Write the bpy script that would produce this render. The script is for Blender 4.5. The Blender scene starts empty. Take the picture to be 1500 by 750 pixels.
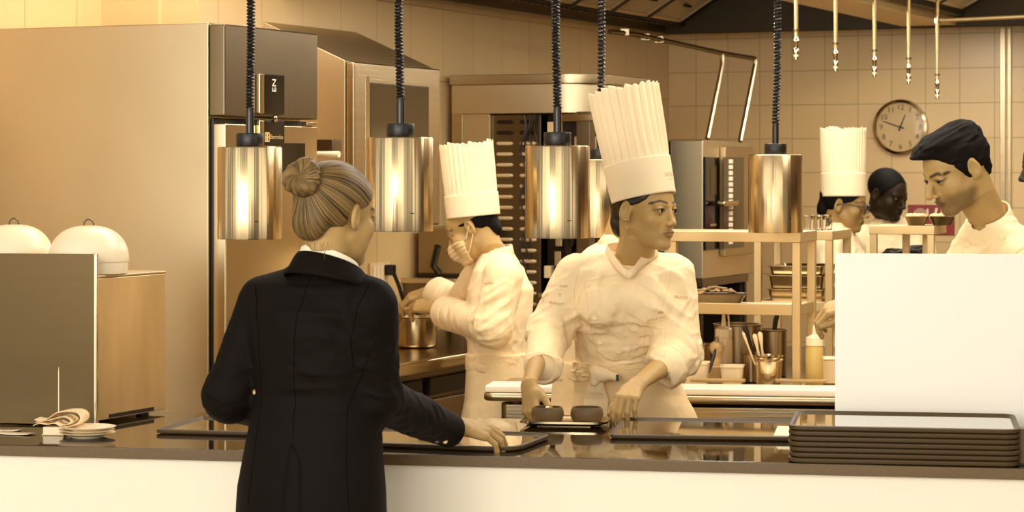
import bpy, math, random
import numpy as np
from concurrent.futures import ThreadPoolExecutor
POOL = ThreadPoolExecutor(4)
from mathutils import Vector, Matrix

random.seed(7)
SC = bpy.context.scene
COL = SC.collection
F_PX, CAM_Z, HORIZON = 3500.0, 1.60, 250.0
PI = math.pi

def P(x, y, d):
    """point of the place that stands d metres in front of the camera's plane"""
    return np.array([(x-750.0)/F_PX*d, d, CAM_Z+(HORIZON-y)/F_PX*d])

# ---------------------------------------------------------------- colours
_T = [(0, (6, 3, 0)), (.1, (30, 20, 8)), (.25, (76, 57, 27)), (.4, (122, 94, 51)), (.5, (154, 121, 70)),
      (.6, (184, 148, 90)), (.75, (221, 186, 128)), (.9, (249, 222, 174)), (1, (255, 242, 216))]
def S(v):
    """warm sepia tone of lightness v (0..1), linear rgb"""
    for (a, ca), (b, cb) in zip(_T, _T[1:]):
        if v <= b:
            t = (v-a)/(b-a)
            c = [x+(y-x)*t for x, y in zip(ca, cb)]
            break
    else:
        c = _T[-1][1]
    f = lambda u: u/12.92 if u <= .04045 else ((u+.055)/1.055)**2.4
    return tuple(f(x/255.0) for x in c)+(1.0,)

MATS = {}
def mat(name, col, rough=.5, metal=0.0, spec=.5, noise=None, bump=None, aniso=0, coat=0, trans=0, attr=None, alpha=None, sss=0, ior=None):
    """noise=(scale xyz, amount), bump=(scale xyz, strength, detail)"""
    if name in MATS: return MATS[name]
    m = bpy.data.materials.new(name); m.use_nodes = True
    nt = m.node_tree; b = nt.nodes['Principled BSDF']
    N = nt.nodes.new; L = nt.links.new
    b.inputs['Base Color'].default_value = col
    b.inputs['Roughness'].default_value = rough
    b.inputs['Metallic'].default_value = metal
    b.inputs['Specular IOR Level'].default_value = spec
    if ior: b.inputs['IOR'].default_value = ior
    b.inputs['Transmission Weight'].default_value = trans
    b.inputs['Coat Weight'].default_value = coat
    if alpha is not None: b.inputs['Alpha'].default_value = alpha
    if sss:
        b.inputs['Subsurface Weight'].default_value = sss
        b.inputs['Subsurface Radius'].default_value = (.01, .005, .003)
    if aniso:
        b.inputs['Anisotropic'].default_value = aniso
    tc = None
    def coord(sc):
        nonlocal tc
        if tc is None: tc = N('ShaderNodeTexCoord')
        mp = N('ShaderNodeMapping'); mp.inputs['Scale'].default_value = sc
        L(tc.outputs['Object'], mp.inputs['Vector']); return mp.outputs['Vector']
    out = None
    if attr:
        a = N('ShaderNodeAttribute'); a.attribute_name = attr
        mx = N('ShaderNodeMix'); mx.data_type = 'RGBA'; mx.blend_type = 'MULTIPLY'; mx.inputs[0].default_value = 1
        mx.inputs[6].default_value = col; L(a.outputs['Color'], mx.inputs[7]); out = mx.outputs[2]
    if noise:
        n = N('ShaderNodeTexNoise'); n.inputs['Scale'].default_value = 1; n.inputs['Detail'].default_value = 5
        L(coord(noise[0]), n.inputs['Vector'])
        r = N('ShaderNodeMapRange'); r.inputs[1].default_value = .25; r.inputs[2].default_value = .75
        r.inputs[3].default_value = 1-noise[1]; r.inputs[4].default_value = 1+noise[1]
        L(n.outputs['Fac'], r.inputs[0])
        mx = N('ShaderNodeMix'); mx.data_type = 'RGBA'; mx.blend_type = 'MULTIPLY'; mx.inputs[0].default_value = 1
        if out is None: mx.inputs[6].default_value = col
        else: L(out, mx.inputs[6])
        L(r.outputs[0], mx.inputs[7]); out = mx.outputs[2]
    if out is not None: L(out, b.inputs['Base Color'])
    if bump:
        n = N('ShaderNodeTexNoise'); n.inputs['Scale'].default_value = 1; n.inputs['Detail'].default_value = bump[2] if len(bump) > 2 else 3
        L(coord(bump[0]), n.inputs['Vector'])
        bp = N('ShaderNodeBump'); bp.inputs['Strength'].default_value = 1; bp.inputs['Distance'].default_value = bump[1]
        L(n.outputs['Fac'], bp.inputs['Height']); L(bp.outputs[0], b.inputs['Normal'])
    MATS[name] = m
    return m

# ---------------------------------------------------------------- mesh building
def tag(o, label=None, cat=None, group=None, kind=None):
    if label: o['label'] = label
    if cat: o['category'] = cat
    if group: o['group'] = group
    if kind: o['kind'] = kind
    return o

def thing(name, label, cat, loc=(0, 0, 0), rotz=0, group=None):
    o = bpy.data.objects.new(name, None); COL.objects.link(o)
    o.empty_display_size = .05
    o.location = loc; o.rotation_euler = (0, 0, rotz)
    return tag(o, label, cat, group)

def link_mesh(name, me, m, parent=None, smooth=True, loc=None):
    if m is not None: me.materials.append(m)
    o = bpy.data.objects.new(name, me); COL.objects.link(o)
    if parent is not None: o.parent = parent
    if loc is not None: o.location = loc
    if smooth and len(me.polygons):
        me.polygons.foreach_set('use_smooth', np.ones(len(me.polygons), dtype=bool))
    return o

class MB:
    def __init__(s): s.v = []; s.f = []
    def add(s, vs, fs):
        n = len(s.v); s.v += [tuple(float(c) for c in v) for v in vs]; s.f += [tuple(n+i for i in f) for f in fs]; return s
    def box(s, lo, hi, M=None):
        x0, y0, z0 = lo; x1, y1, z1 = hi
        vs = [(x0, y0, z0), (x1, y0, z0), (x1, y1, z0), (x0, y1, z0), (x0, y0, z1), (x1, y0, z1), (x1, y1, z1), (x0, y1, z1)]
        if M is not None: vs = [tuple(M @ Vector(v)) for v in vs]
        return s.add(vs, [(0, 3, 2, 1), (4, 5, 6, 7), (0, 1, 5, 4), (1, 2, 6, 5), (2, 3, 7, 6), (3, 0, 4, 7)])
    def lathe(s, prof, c=(0, 0, 0), n=32, M=None, close=True):
        """prof [(r,z)...] around z"""
        vs = []; fs = []
        for r, z in prof:
            for k in range(n):
                a = 2*PI*k/n; v = (c[0]+r*math.cos(a), c[1]+r*math.sin(a), c[2]+z)
                vs.append(v if M is None else tuple(M @ Vector(v)))
        m = len(prof)
        for i in range(m-1):
            for k in range(n):
                k2 = (k+1) % n
                fs.append((i*n+k, i*n+k2, (i+1)*n+k2, (i+1)*n+k))
        if close:
            fs.append(tuple(range(n-1, -1, -1))); fs.append(tuple((m-1)*n+k for k in range(n)))
        return s.add(vs, fs)
    def tube(s, pts, r, n=8, cap=True):
        pts = [np.array(p, float) for p in pts]; m = len(pts)
        rr = r if hasattr(r, '__len__') else [r]*m
        t0 = pts[1]-pts[0]; up = np.array([0, 0, 1.0])
        if abs(t0[2]) > .9*np.linalg.norm(t0): up = np.array([1.0, 0, 0])
        a = np.cross(t0, up); a /= np.linalg.norm(a)
        vs = []; fs = []
        for i in range(m):
            t = pts[min(i+1, m-1)]-pts[max(i-1, 0)]; t = t/np.linalg.norm(t)
            a = a-t*np.dot(a, t); a /= np.linalg.norm(a); b = np.cross(t, a)
            for k in range(n):
                q = 2*PI*k/n; vs.append(pts[i]+rr[i]*(math.cos(q)*a+math.sin(q)*b))
        for i in range(m-1):
            for k in range(n):
                k2 = (k+1) % n; fs.append((i*n+k, i*n+k2, (i+1)*n+k2, (i+1)*n+k))
        if cap:
            fs.append(tuple(range(n-1, -1, -1))); fs.append(tuple((m-1)*n+k for k in range(n)))
        return s.add(vs, fs)
    def prism(s, poly, z0, z1, M=None):
        n = len(poly)
        vs = [(x, y, z0) for x, y in poly]+[(x, y, z1) for x, y in poly]
        if M is not None: vs = [tuple(M @ Vector(v)) for v in vs]
        fs = [tuple(range(n-1, -1, -1)), tuple(range(n, 2*n))]+[(k, (k+1) % n, n+(k+1) % n, n+k) for k in range(n)]
        return s.add(vs, fs)
    def grid(s, rows, closed_u=False):
        m = len(rows); n = len(rows[0]); vs = [v for r in rows for v in r]; fs = []
        for i in range(m-1):
            for k in range(n if closed_u else n-1):
                k2 = (k+1) % n; fs.append((i*n+k, i*n+k2, (i+1)*n+k2, (i+1)*n+k))
        return s.add(vs, fs)
    def build(s, name, m, parent=None, bevel=0, smooth=False, segs=2, solid=0, sub=0, M=None, loc=None):
        me = bpy.data.meshes.new(name)
        vs = s.v if M is None else [tuple(M @ Vector(v)) for v in s.v]
        me.from_pydata(vs, [], s.f); me.update()
        o = link_mesh(name, me, m, parent, smooth, loc)
        if solid:
            md = o.modifiers.new('Solid', 'SOLIDIFY'); md.thickness = solid; md.offset = 0
        if bevel:
            md = o.modifiers.new('Bevel', 'BEVEL'); md.width = bevel; md.segments = segs; md.limit_method = 'ANGLE'; md.angle_limit = .6
            me.polygons.foreach_set('use_smooth', np.ones(len(me.polygons), dtype=bool))
            w = o.modifiers.new('WN', 'WEIGHTED_NORMAL'); w.keep_sharp = True
        if sub:
            md = o.modifiers.new('Sub', 'SUBSURF'); md.levels = sub; md.render_levels = sub
        if smooth and not bevel and not sub:
            try:
                me.set_sharp_from_angle(angle=math.radians(40))
            except Exception: pass
        return o

def box(name, lo, hi, m, parent=None, bevel=.002):
    return MB().box(lo, hi).build(name, m, parent, bevel=bevel)

def rrect(x0, y0, x1, y1, r, n=5):
    pts = []
    for cx, cy, a0 in ((x1-r, y0+r, -PI/2), (x1-r, y1-r, 0), (x0+r, y1-r, PI/2), (x0+r, y0+r, PI)):
        for k in range(n+1):
            a = a0+PI/2*k/n; pts.append((cx+r*math.cos(a), cy+r*math.sin(a)))
    return pts

def dup(root, loc, rotz=None, label=None, group=None):
    r = root.copy(); COL.objects.link(r); r.location = loc
    if rotz is not None: r.rotation_euler = (0, 0, rotz)
    if label: r['label'] = label
    if group: r['group'] = group
    for ch in list(root.children):
        c = ch.copy(); COL.objects.link(c); c.parent = r
        for g in ch.children:
            d = g.copy(); COL.objects.link(d); d.parent = c
    return r

def text_mesh(body, size):
    """flat lettering: vertices (x, y) centred on the origin and faces"""
    cu = bpy.data.curves.new('lettering', 'FONT'); cu.body = body; cu.size = size
    cu.align_x = 'CENTER'; cu.align_y = 'CENTER'; cu.resolution_u = 2
    o = bpy.data.objects.new('lettering', cu); COL.objects.link(o)
    dg = bpy.context.evaluated_depsgraph_get(); dg.update()
    me = o.evaluated_get(dg).to_mesh()
    vs = [tuple(v.co) for v in me.vertices]; fs = [tuple(p.vertices) for p in me.polygons]
    o.evaluated_get(dg).to_mesh_clear()
    bpy.data.objects.remove(o); bpy.data.curves.remove(cu)
    return vs, fs

def text_at(name, body, size, m, parent, origin, right, up, lift=.0008):
    vs, fs = text_mesh(body, size)
    r = np.array(right, float); u = np.array(up, float); r /= np.linalg.norm(r); u /= np.linalg.norm(u); n = np.cross(r, u)
    mb = MB(); mb.add([np.array(origin)+r*v[0]+u*v[1]+n*lift for v in vs], fs)
    return mb.build(name, m, parent)

# ---------------------------------------------------------------- rounded shapes from distance fields
F4 = np.float32
def nz(v): v = np.asarray(v, float); return v/np.linalg.norm(v)
def _len(q): return np.sqrt((q*q).sum(-1))

def hash3(ix, iy, iz):
    h = (ix*374761393+iy*668265263+iz*1274126177).astype(np.int64) & 0xffffffff
    h = ((h ^ (h >> 13))*1103515245) & 0xffffffff
    return ((h ^ (h >> 16)) & 0xffff).astype(F4)/65535.0
def vnoise(p):
    i = np.floor(p).astype(np.int64); f = (p-i).astype(F4); f = f*f*(3-2*f); r = 0
    for dx in (0, 1):
        wx = f[:, 0] if dx else 1-f[:, 0]
        for dy in (0, 1):
            wy = f[:, 1] if dy else 1-f[:, 1]
            for dz in (0, 1):
                wz = f[:, 2] if dz else 1-f[:, 2]
                r = r+wx*wy*wz*hash3(i[:, 0]+dx, i[:, 1]+dy, i[:, 2]+dz)
    return r

class Sh:
    """a shape: fn(p)->distance, with a bounding box"""
    def __init__(s, fn, lo, hi): s.fn = fn; s.lo = np.array(lo, F4); s.hi = np.array(hi, F4)
    def __call__(s, p, margin=.06):
        lo = s.lo-margin; hi = s.hi+margin
        q = np.maximum(np.maximum(s.lo-p, p-s.hi), 0); far = _len(q)
        ins = ((p > lo) & (p < hi)).all(1)
        if ins.all(): return s.fn(p)
        r = far+F4(.001)
        if ins.any(): r[ins] = s.fn(p[ins])
        return r.astype(F4)

def rc(a, b, ra, rb):
    a = np.array(a, F4); b = np.array(b, F4); ab = b-a; L2 = float(ab@ab)+1e-12
    def fn(p):
        q = p-a; t = np.clip(q@ab/L2, 0, 1)
        return _len(q-t[:, None]*ab)-(ra+(rb-ra)*t)
    R = max(ra, rb); return Sh(fn, np.minimum(a, b)-R, np.maximum(a, b)+R)
def ell(c, r, R=None):
    """ellipsoid; R rows are its axes"""
    c = np.array(c, F4); r = np.array(r, F4); R = None if R is None else np.array(R, F4)
    def fn(p):
        q = p-c
        if R is not None: q = q@R.T
        k0 = _len(q/r); k1 = _len(q/(r*r))+1e-9
        return k0*(k0-1)/k1
    e = np.full(3, r.max()) if R is not None else r
    return Sh(fn, c-e, c+e)
def loft(secs, cap=.6):
    """secs: [(centre, wide axis, deep axis, half width, half depth)]: smooth body of elliptical sections"""
    segs = []; secs = [list(x) for x in secs]
    for i in range(1, len(secs)):
        for j in (1, 2):
            if np.dot(secs[i-1][j], secs[i][j]) < 0: secs[i][j] = -np.array(secs[i][j])
    for s0, s1 in zip(secs, secs[1:]):
        segs.append([np.array(x, F4) for x in (s0[0], s1[0], s0[1], s1[1], s0[2], s1[2])]+[s0[3], s1[3], s0[4], s1[4]])
    n = len(segs)
    def fn(p):
        best = None
        for i, (c0, c1, a0, a1, b0, b1, w0, w1, d0, d1) in enumerate(segs):
            ax = c1-c0; nn = np.cross(a0, b0)+np.cross(a1, b1)*(1 if np.dot(np.cross(a0, b0), np.cross(a1, b1)) > 0 else -1)
            nn = nn/np.linalg.norm(nn); H_ = float(ax@nn)
            if abs(H_) < .35*float(np.linalg.norm(ax)): nn = ax/np.linalg.norm(ax); H_ = float(np.linalg.norm(ax))
            t = ((p-c0)@nn.astype(F4)/H_).astype(F4); L2 = H_*H_; tc = np.clip(t, 0, 1)[:, None]
            q = p-(c0+ax*tc); a = a0+(a1-a0)*tc; b = b0+(b1-b0)*tc
            w = (w0+(w1-w0)*tc[:, 0]); d = (d0+(d1-d0)*tc[:, 0])
            u = (q*a).sum(1); v = (q*b).sum(1); h = (t-tc[:, 0])*math.sqrt(L2)
            hc = np.minimum(w, d)*cap
            k0 = np.sqrt((u/w)**2+(v/d)**2+(h/hc)**2); k1 = np.sqrt((u/w**2)**2+(v/d**2)**2+(h/hc**2)**2)+1e-9
            dd = k0*(k0-1)/k1
            best = dd if best is None else np.minimum(best, dd)
        return best
    C = np.array([s[0] for s in secs], F4); R = max(max(s[3], s[4]) for s in secs)
    return Sh(fn, C.min(0)-R, C.max(0)+R)
def smin(a, b, k):
    h = np.clip(.5+.5*(b-a)/k, 0, 1); return b+(a-b)*h-k*h*(1-h)
def smax(a, b, k): return -smin(-a, -b, k)
def U(shapes, k=.0):
    shapes = list(shapes)
    def fn(p):
        r = shapes[0](p)
        for s in shapes[1:]:
            d = s(p); r = smin(r, d, k) if k else np.minimum(r, d)
        return r
    return Sh(fn, np.min([s.lo for s in shapes], 0), np.max([s.hi for s in shapes], 0))
def SUB(a, b, k=.004):
    return Sh(lambda p: smax(a(p), -b(p), k), a.lo, a.hi)
def CUT(a, pt, n, k=.002):
    """keep the side that n points away from"""
    pt = np.array(pt, F4); n = np.array(nz(n), F4)
    return Sh(lambda p: smax(a(p), (p-pt)@n, k), a.lo, a.hi)
def INT(a, b, k=.002):
    return Sh(lambda p: smax(a(p), b(p), k), a.lo, a.hi)
def OFF(a, r): return Sh(lambda p: a(p)-r, a.lo-abs(r), a.hi+abs(r))
def DISP(a, g, amp): return Sh(lambda p: a(p)+g(p).astype(F4), a.lo-amp, a.hi+amp)
def XF(a, o, R, s=1.0):
    """local shape placed in the world: world = o + s * R @ local"""
    o = np.array(o, F4); R = np.array(R, F4)
    cs = np.array([[x, y, z] for x in (a.lo[0], a.hi[0]) for y in (a.lo[1], a.hi[1]) for z in (a.lo[2], a.hi[2])], F4)
    w = o+s*cs@R.T
    return Sh(lambda p: a(((p-o)@R)/s)*s, w.min(0), w.max(0))

def polygonize(sh, h, lo=None, hi=None):
    lo = np.array(sh.lo if lo is None else lo, F4)-2*h; hi = np.array(sh.hi if hi is None else hi, F4)+2*h
    B = 8; nb = np.ceil((hi-lo)/(B*h)).astype(int)
    I = np.stack(np.meshgrid(*[np.arange(n) for n in nb], indexing='ij'), -1).reshape(-1, 3)
    cen = (lo+(I+.5)*B*h).astype(F4)
    dc = np.concatenate([sh(cen[i:i+200000]) for i in range(0, len(cen), 200000)])
    act = I[np.abs(dc) < B*h*1.35]
    g = np.stack(np.meshgrid(*[np.arange(B+1)]*3, indexing='ij'), -1).reshape(-1, 3)
    K = 100
    def part(i):
        a = act[i:i+K]; p = (lo+((a[:, None, :]*B+g[None])*h)).reshape(-1, 3).astype(F4)
        v = sh(p).reshape(-1, B+1, B+1, B+1)
        s = v < 0
        c = sum(s[:, x:B+x, y:B+y, z:B+z].astype(np.int8) for x in (0, 1) for y in (0, 1) for z in (0, 1))
        b, x, y, z = np.nonzero((c > 0) & (c < 8))
        cv = np.stack([v[b, x+dx, y+dy, z+dz] for dx in (0, 1) for dy in (0, 1) for dz in (0, 1)], 1)
        return np.stack([a[b, 0]*B+x, a[b, 1]*B+y, a[b, 2]*B+z], 1), cv
    res = list(POOL.map(part, range(0, len(act), K))); cells = [r[0] for r in res]; vals = [r[1] for r in res]
    cells = np.concatenate(cells); vals = np.concatenate(vals)
    off = np.array([[dx, dy, dz] for dx in (0, 1) for dy in (0, 1) for dz in (0, 1)], F4)
    E = [(i, j) for i in range(8) for j in range(i+1, 8) if bin(i ^ j).count('1') == 1]
    acc = np.zeros((len(cells), 3)); cnt = np.zeros(len(cells))
    for i, j in E:
        a, b = vals[:, i], vals[:, j]; m = (a < 0) != (b < 0)
        t = np.where(m, a/(a-b+1e-20), 0)
        acc += np.where(m[:, None], off[i]+t[:, None]*(off[j]-off[i]), 0); cnt += m
    V = lo+(cells+acc/cnt[:, None])*h
    S3 = (nb*B+2).astype(np.int64)
    key = lambda c: (c[:, 0].astype(np.int64)*S3[1]+c[:, 1])*S3[2]+c[:, 2]
    k = key(cells); order = np.argsort(k); ks = k[order]
    def find(c):
        q = key(c); j = np.searchsorted(ks, q); j = np.minimum(j, len(ks)-1); ok = ks[j] == q
        return np.where(ok, order[j], -1)
    Q = []
    for ax in range(3):
        o2, o3 = [(1, 2), (2, 0), (0, 1)][ax]
        idx1 = {0: 4, 1: 2, 2: 1}[ax]
        a, b = vals[:, 0], vals[:, idx1]; m = (a < 0) != (b < 0)
        c = cells[m]; fl = a[m] < 0
        e2 = np.zeros(3, int); e2[o2] = 1; e3 = np.zeros(3, int); e3[o3] = 1
        q = np.stack([find(c), find(c-e2), find(c-e2-e3), find(c-e3)], 1)
        q = np.where(fl[:, None], q, q[:, ::-1]); Q.append(q[(q >= 0).all(1)])
    return V, np.concatenate(Q)

def np_mesh(name, V, Q):
    me = bpy.data.meshes.new(name)
    me.vertices.add(len(V)); me.vertices.foreach_set('co', np.ascontiguousarray(V, dtype=F4).ravel())
    me.loops.add(Q.size); me.loops.foreach_set('vertex_index', np.ascontiguousarray(Q, dtype=np.int32).ravel())
    me.polygons.add(len(Q)); me.polygons.foreach_set('loop_start', np.arange(0, Q.size, 4, dtype=np.int32))
    me.update(calc_edges=True); me.validate()
    return me

def sdf_obj(name, sh, h, m, parent=None, base=(0, 0, 0), tone=None, lo=None, hi=None):
    """mesh of the shape; base: world point its origin stands on"""
    V, Q = polygonize(sh, h, lo, hi)
    base = np.array(base, float)
    me = np_mesh(name, V-base, Q)
    if tone is not None:
        c = tone(V.astype(F4)); a = me.attributes.new('tone', 'FLOAT_COLOR', 'POINT')
        a.data.foreach_set('color', np.concatenate([c, np.ones((len(c), 1))], 1).astype(F4).ravel())
    return link_mesh(name, me, m, parent)

def march(sh, p0, dirn, far=.3):
    """walk from points p0 along dirn to the surface"""
    p = np.array(p0, F4); d = np.array(dirn, F4); t = np.zeros(len(p), F4)
    for _ in range(50):
        t = np.minimum(t+np.clip(sh(p+t[:, None]*d), -.02, .02)*.8, .16).astype(F4)
    return p+t[:, None]*d

def text_on(name, body, size, m, parent, sh, centre, right, up, base=(0, 0, 0), lift=.0015):
    """lettering laid on a curved surface"""
    vs, fs = text_mesh(body, size) if isinstance(body, str) else body
    r = nz(right); u = np.array(up, float); u = nz(u-r*np.dot(u, r)); n = np.cross(r, u)
    p0 = np.array([np.array(centre)+r*v[0]+u*v[1]+n*.06 for v in vs])
    q = march(sh, p0, -n)+n*lift-np.array(base)
    mb = MB(); mb.add(q, fs); return mb.build(name, m, parent)
# ================================================================ the room
KA = math.radians(-23.9); CA = math.radians(-10.8)
U3 = np.array([-math.sin(KA), math.cos(KA), 0]); V3 = np.array([math.cos(KA), math.sin(KA), 0])
def K(t, s, z=0.0): return U3*s+V3*t+np.array([0, 0, z])
def inK(p): return float(np.dot(p[:2], V3[:2])), float(np.dot(p[:2], U3[:2]))
MK = Matrix.Rotation(KA, 4, 'Z')
C0 = np.array([-.307, 5.66, 0]); CX = np.array([math.cos(CA), math.sin(CA), 0]); CY = np.array([-math.sin(CA), math.cos(CA), 0])
def CN(x, y, z=0.0): return C0+CX*x+CY*y+np.array([0, 0, z])
def onC(x, y):
    """counter coordinates of a world point"""
    q = np.array([x, y, 0])-C0; return float(q@CX), float(q@CY)
TOP = .93

def tile_mat(name, ax, off, col, size=.172):
    m = bpy.data.materials.new(name); m.use_nodes = True; nt = m.node_tree; b = nt.nodes['Principled BSDF']
    N = nt.nodes.new; L = nt.links.new
    tc = N('ShaderNodeTexCoord'); sp = N('ShaderNodeSeparateXYZ'); cb = N('ShaderNodeCombineXYZ'); L(tc.outputs['Object'], sp.inputs[0])
    L(sp.outputs[ax], cb.inputs[0]); L(sp.outputs['Z'], cb.inputs[1])
    mp = N('ShaderNodeMapping'); mp.inputs['Location'].default_value = (off[0], off[1], 0); L(cb.outputs[0], mp.inputs[0])
    br = N('ShaderNodeTexBrick'); br.offset = 0; br.squash = 1
    br.inputs['Scale'].default_value = 1; br.inputs['Mortar Size'].default_value = .0022; br.inputs['Mortar Smooth'].default_value = .3
    br.inputs['Brick Width'].default_value = size; br.inputs['Row Height'].default_value = size
    br.inputs['Color1'].default_value = col; br.inputs['Color2'].default_value = tuple(c*.95 for c in col[:3])+(1,)
    br.inputs['Mortar'].default_value = tuple(c*.6 for c in col[:3])+(1,)
    L(mp.outputs[0], br.inputs['Vector']); L(br.outputs['Color'], b.inputs['Base Color'])
    bp = N('ShaderNodeBump'); bp.inputs['Distance'].default_value = .001; bp.invert = True
    L(br.outputs['Fac'], bp.inputs['Height']); L(bp.outputs[0], b.inputs['Normal'])
    b.inputs['Roughness'].default_value = .28
    return m

def MS(v, k=.42):
    c = S(v); l = .3*c[0]+.59*c[1]+.11*c[2]
    c = [x*(1-k)+l*k for x in c[:3]]; return (c[0], c[1]*1.02, c[2]*.93, 1.0)
STEEL = mat('brushed_steel', MS(.66), .30, 1, noise=((3, 3, 60), .06), bump=((4, 4, 220), .0004))
STEELD = mat('darker_steel', MS(.42), .34, 1, noise=((5, 5, 5), .08))
STEELL = mat('satin_steel', MS(.76), .42, 1, noise=((2, 2, 2), .05))
STEELP = mat('polished_steel', MS(.72), .16, 1)
GAL = mat('frame_steel', MS(.72, .16), .42, .75)
BLACK = mat('black_plastic', S(.06), .38)
BLACKG = mat('black_gloss', S(.03), .08)
DARK = mat('dark_metal', S(.14), .45, .4)
WHITE = mat('white_plastic', S(.93), .35)
CREAM = mat('cream_plastic', S(.84), .4)
WALLT_B = tile_mat('wall_tiles_rear', 'X', (.003, .13), S(.775))
WALLT_L = tile_mat('wall_tiles_side', 'Y', (.05, .13), S(.77), .3)
PAINT = mat('painted_plaster', S(.86), .6)
FLOORM = mat('kitchen_floor', S(.42), .4, noise=((6, 6, 6), .15))

def struct(name, mb, m, bevel=0):
    o = mb.build(name, m, None, bevel=bevel); o.rotation_euler = (0, 0, KA); o['kind'] = 'structure'; return o
SB = 11.67; TL = -4.28
struct('floor', MB().box((-8, -3, -.06), (8, 12, 0)), FLOORM)
struct('ceiling', MB().box((-5, 5.0, 2.9), (3.2, 12, 3.0)), PAINT)
struct('wall_back', MB().box((-5, SB, 0), (3.2, SB+.12, 2.9)), WALLT_B)
wl = MB().box((TL-.15, 7.02, 0), (TL, SB, 2.9)); struct('wall_left', wl, WALLT_L)
struct('wall_left_return', MB().box((-4.80, 4.9, 0), (-4.66, 7.02, 2.9)).box((-4.80, 7.0, 0), (TL-.15, 7.06, 2.9)), WALLT_L)
struct('wall_right', MB().box((3.2, 5.0, 0), (3.32, SB, 2.9)), mat('painted_brown', S(.40), .6))
# steel corner bead on the rear wall
tr = MB().box((-2.552, SB-.012, 0), (-2.530, SB, 2.3)).box((-2.514, SB-.02, 0), (-2.500, SB, 2.3))
struct('trim_1', tr, STEEL)
struct('trim_2', MB().box((-1.2, SB-.5, 0), (-1.0, SB, 2.9)), PAINT)

# ---------------------------------------------------------------- extraction hood
HZ = 2.29; HN = 7.5; HE = 11.40
hood = thing('extraction_hood', 'long stainless canopy hood with filter banks above the kitchen', 'extractor hood', K(-2.8, 9.3, HZ), KA)
def hl(t, s, z): return (t+2.8, s-9.3, z-HZ)
SM = mat('hood_steel', MS(.52), .4, .9, noise=((3, 3, 3), .12))
SMD = mat('hood_end_steel', MS(.24), .5, .8, noise=((2, 2, 2), .15))
FIL = mat('filter_steel', MS(.74), .45, .7)
def hoodbar(t0, t1, s0, s1, z0, z1, name, m): return box(name, hl(t0, s0, z0), hl(t1, s1, z1), m, hood, .004)
hoodbar(-4.24, -4.19, HN, HE, HZ, HZ+.05, 'rim', STEELD)
hoodbar(-4.19, -4.10, HN, HE, HZ+.045, HZ+.055, 'gutter', SM)
hoodbar(-4.245, -4.235, HN, HE, HZ+.05, 2.85, 'side_panel', SM)
hoodbar(-4.24, -1.3, HE-.03, HE, HZ, 2.85, 'end_panel', SMD)
hoodbar(-1.33, -1.3, HN, HE, HZ, 2.85, 'side_panel', SM)
hoodbar(-2.97, -2.70, HN, HE-.03, HZ+.01, HZ+.07, 'gutter', GAL)
hoodbar(-2.70, -2.66, HN, HE-.03, HZ+.05, HZ+.10, 'trim_strip', SMD)
hoodbar(-4.24, -1.3, HN, HE, 2.84, 2.86, 'top_panel', SMD)
def filters(t0, z0, t1, z1, n=8):
    d = np.array([t1-t0, z1-z0]); Ld = np.linalg.norm(d); d /= Ld; nrm = np.array([d[1], -d[0]])
    step = (HE-.1-HN)/n
    for i in range(n):
        s0 = HN+i*step+.012; s1 = s0+step-.024
        mb = MB()
        q = lambda a, w: (t0+d[0]*a+nrm[0]*w, z0+d[1]*a+nrm[1]*w)
        def slab(a0, a1, sa, sb, w0, w1):
            vs = []
            for s in (sa, sb):
                for a, w in ((a0, w0), (a1, w0), (a1, w1), (a0, w1)):
                    t, z = q(a, w); vs.append(hl(t, s, z))
            mb.add(vs, [(0, 1, 2, 3), (7, 6, 5, 4), (0, 4, 5, 1), (1, 5, 6, 2), (2, 6, 7, 3), (3, 7, 4, 0)])
        slab(0, Ld, s0, s1, -.02, -.004)
        for k in range(14):      # baffle ribs
            sa = s0+(s1-s0)*(k+.25)/14; slab(.02, Ld-.02, sa, sa+(s1-s0)/28, -.006, .008)
        for a0, a1, sa, sb in ((0, .025, s0, s1), (Ld-.025, Ld, s0, s1), (0, Ld, s0, s0+.02), (0, Ld, s1-.02, s1)): slab(a0, a1, sa, sb, -.01, .012)
        f = mb.build('grease_filter', FIL, hood)
        h = MB()
        t, z = q(.14, .02); h.box(hl(t-.006, (s0+s1)/2-.045, z-.006), hl(t+.006, (s0+s1)/2+.045, z+.006))
        h.build('filter_handle', DARK, f)
        if i < n-1:
            mb = MB(); slab(0, Ld, s1+.001, s1+.023, -.012, .02); mb.build('filter_rail', SMD, hood)
filters(-4.09, HZ+.06, -3.5, 2.72)
filters(-2.66, HZ+.09, -2.0, 2.74)
for tt, zz in ((-4.10, HZ+.062), ):      # row of studs along the lower filter channel
    mb = MB().box(hl(tt-.03, HN, zz-.02), hl(tt+.02, HE-.03, zz))
    for k in range(60): mb.box(hl(tt-.02, HN+k*.07, zz-.028), hl(tt+.005, HN+k*.07+.03, zz-.02))
    mb.build('filter_channel', SMD, hood)

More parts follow.
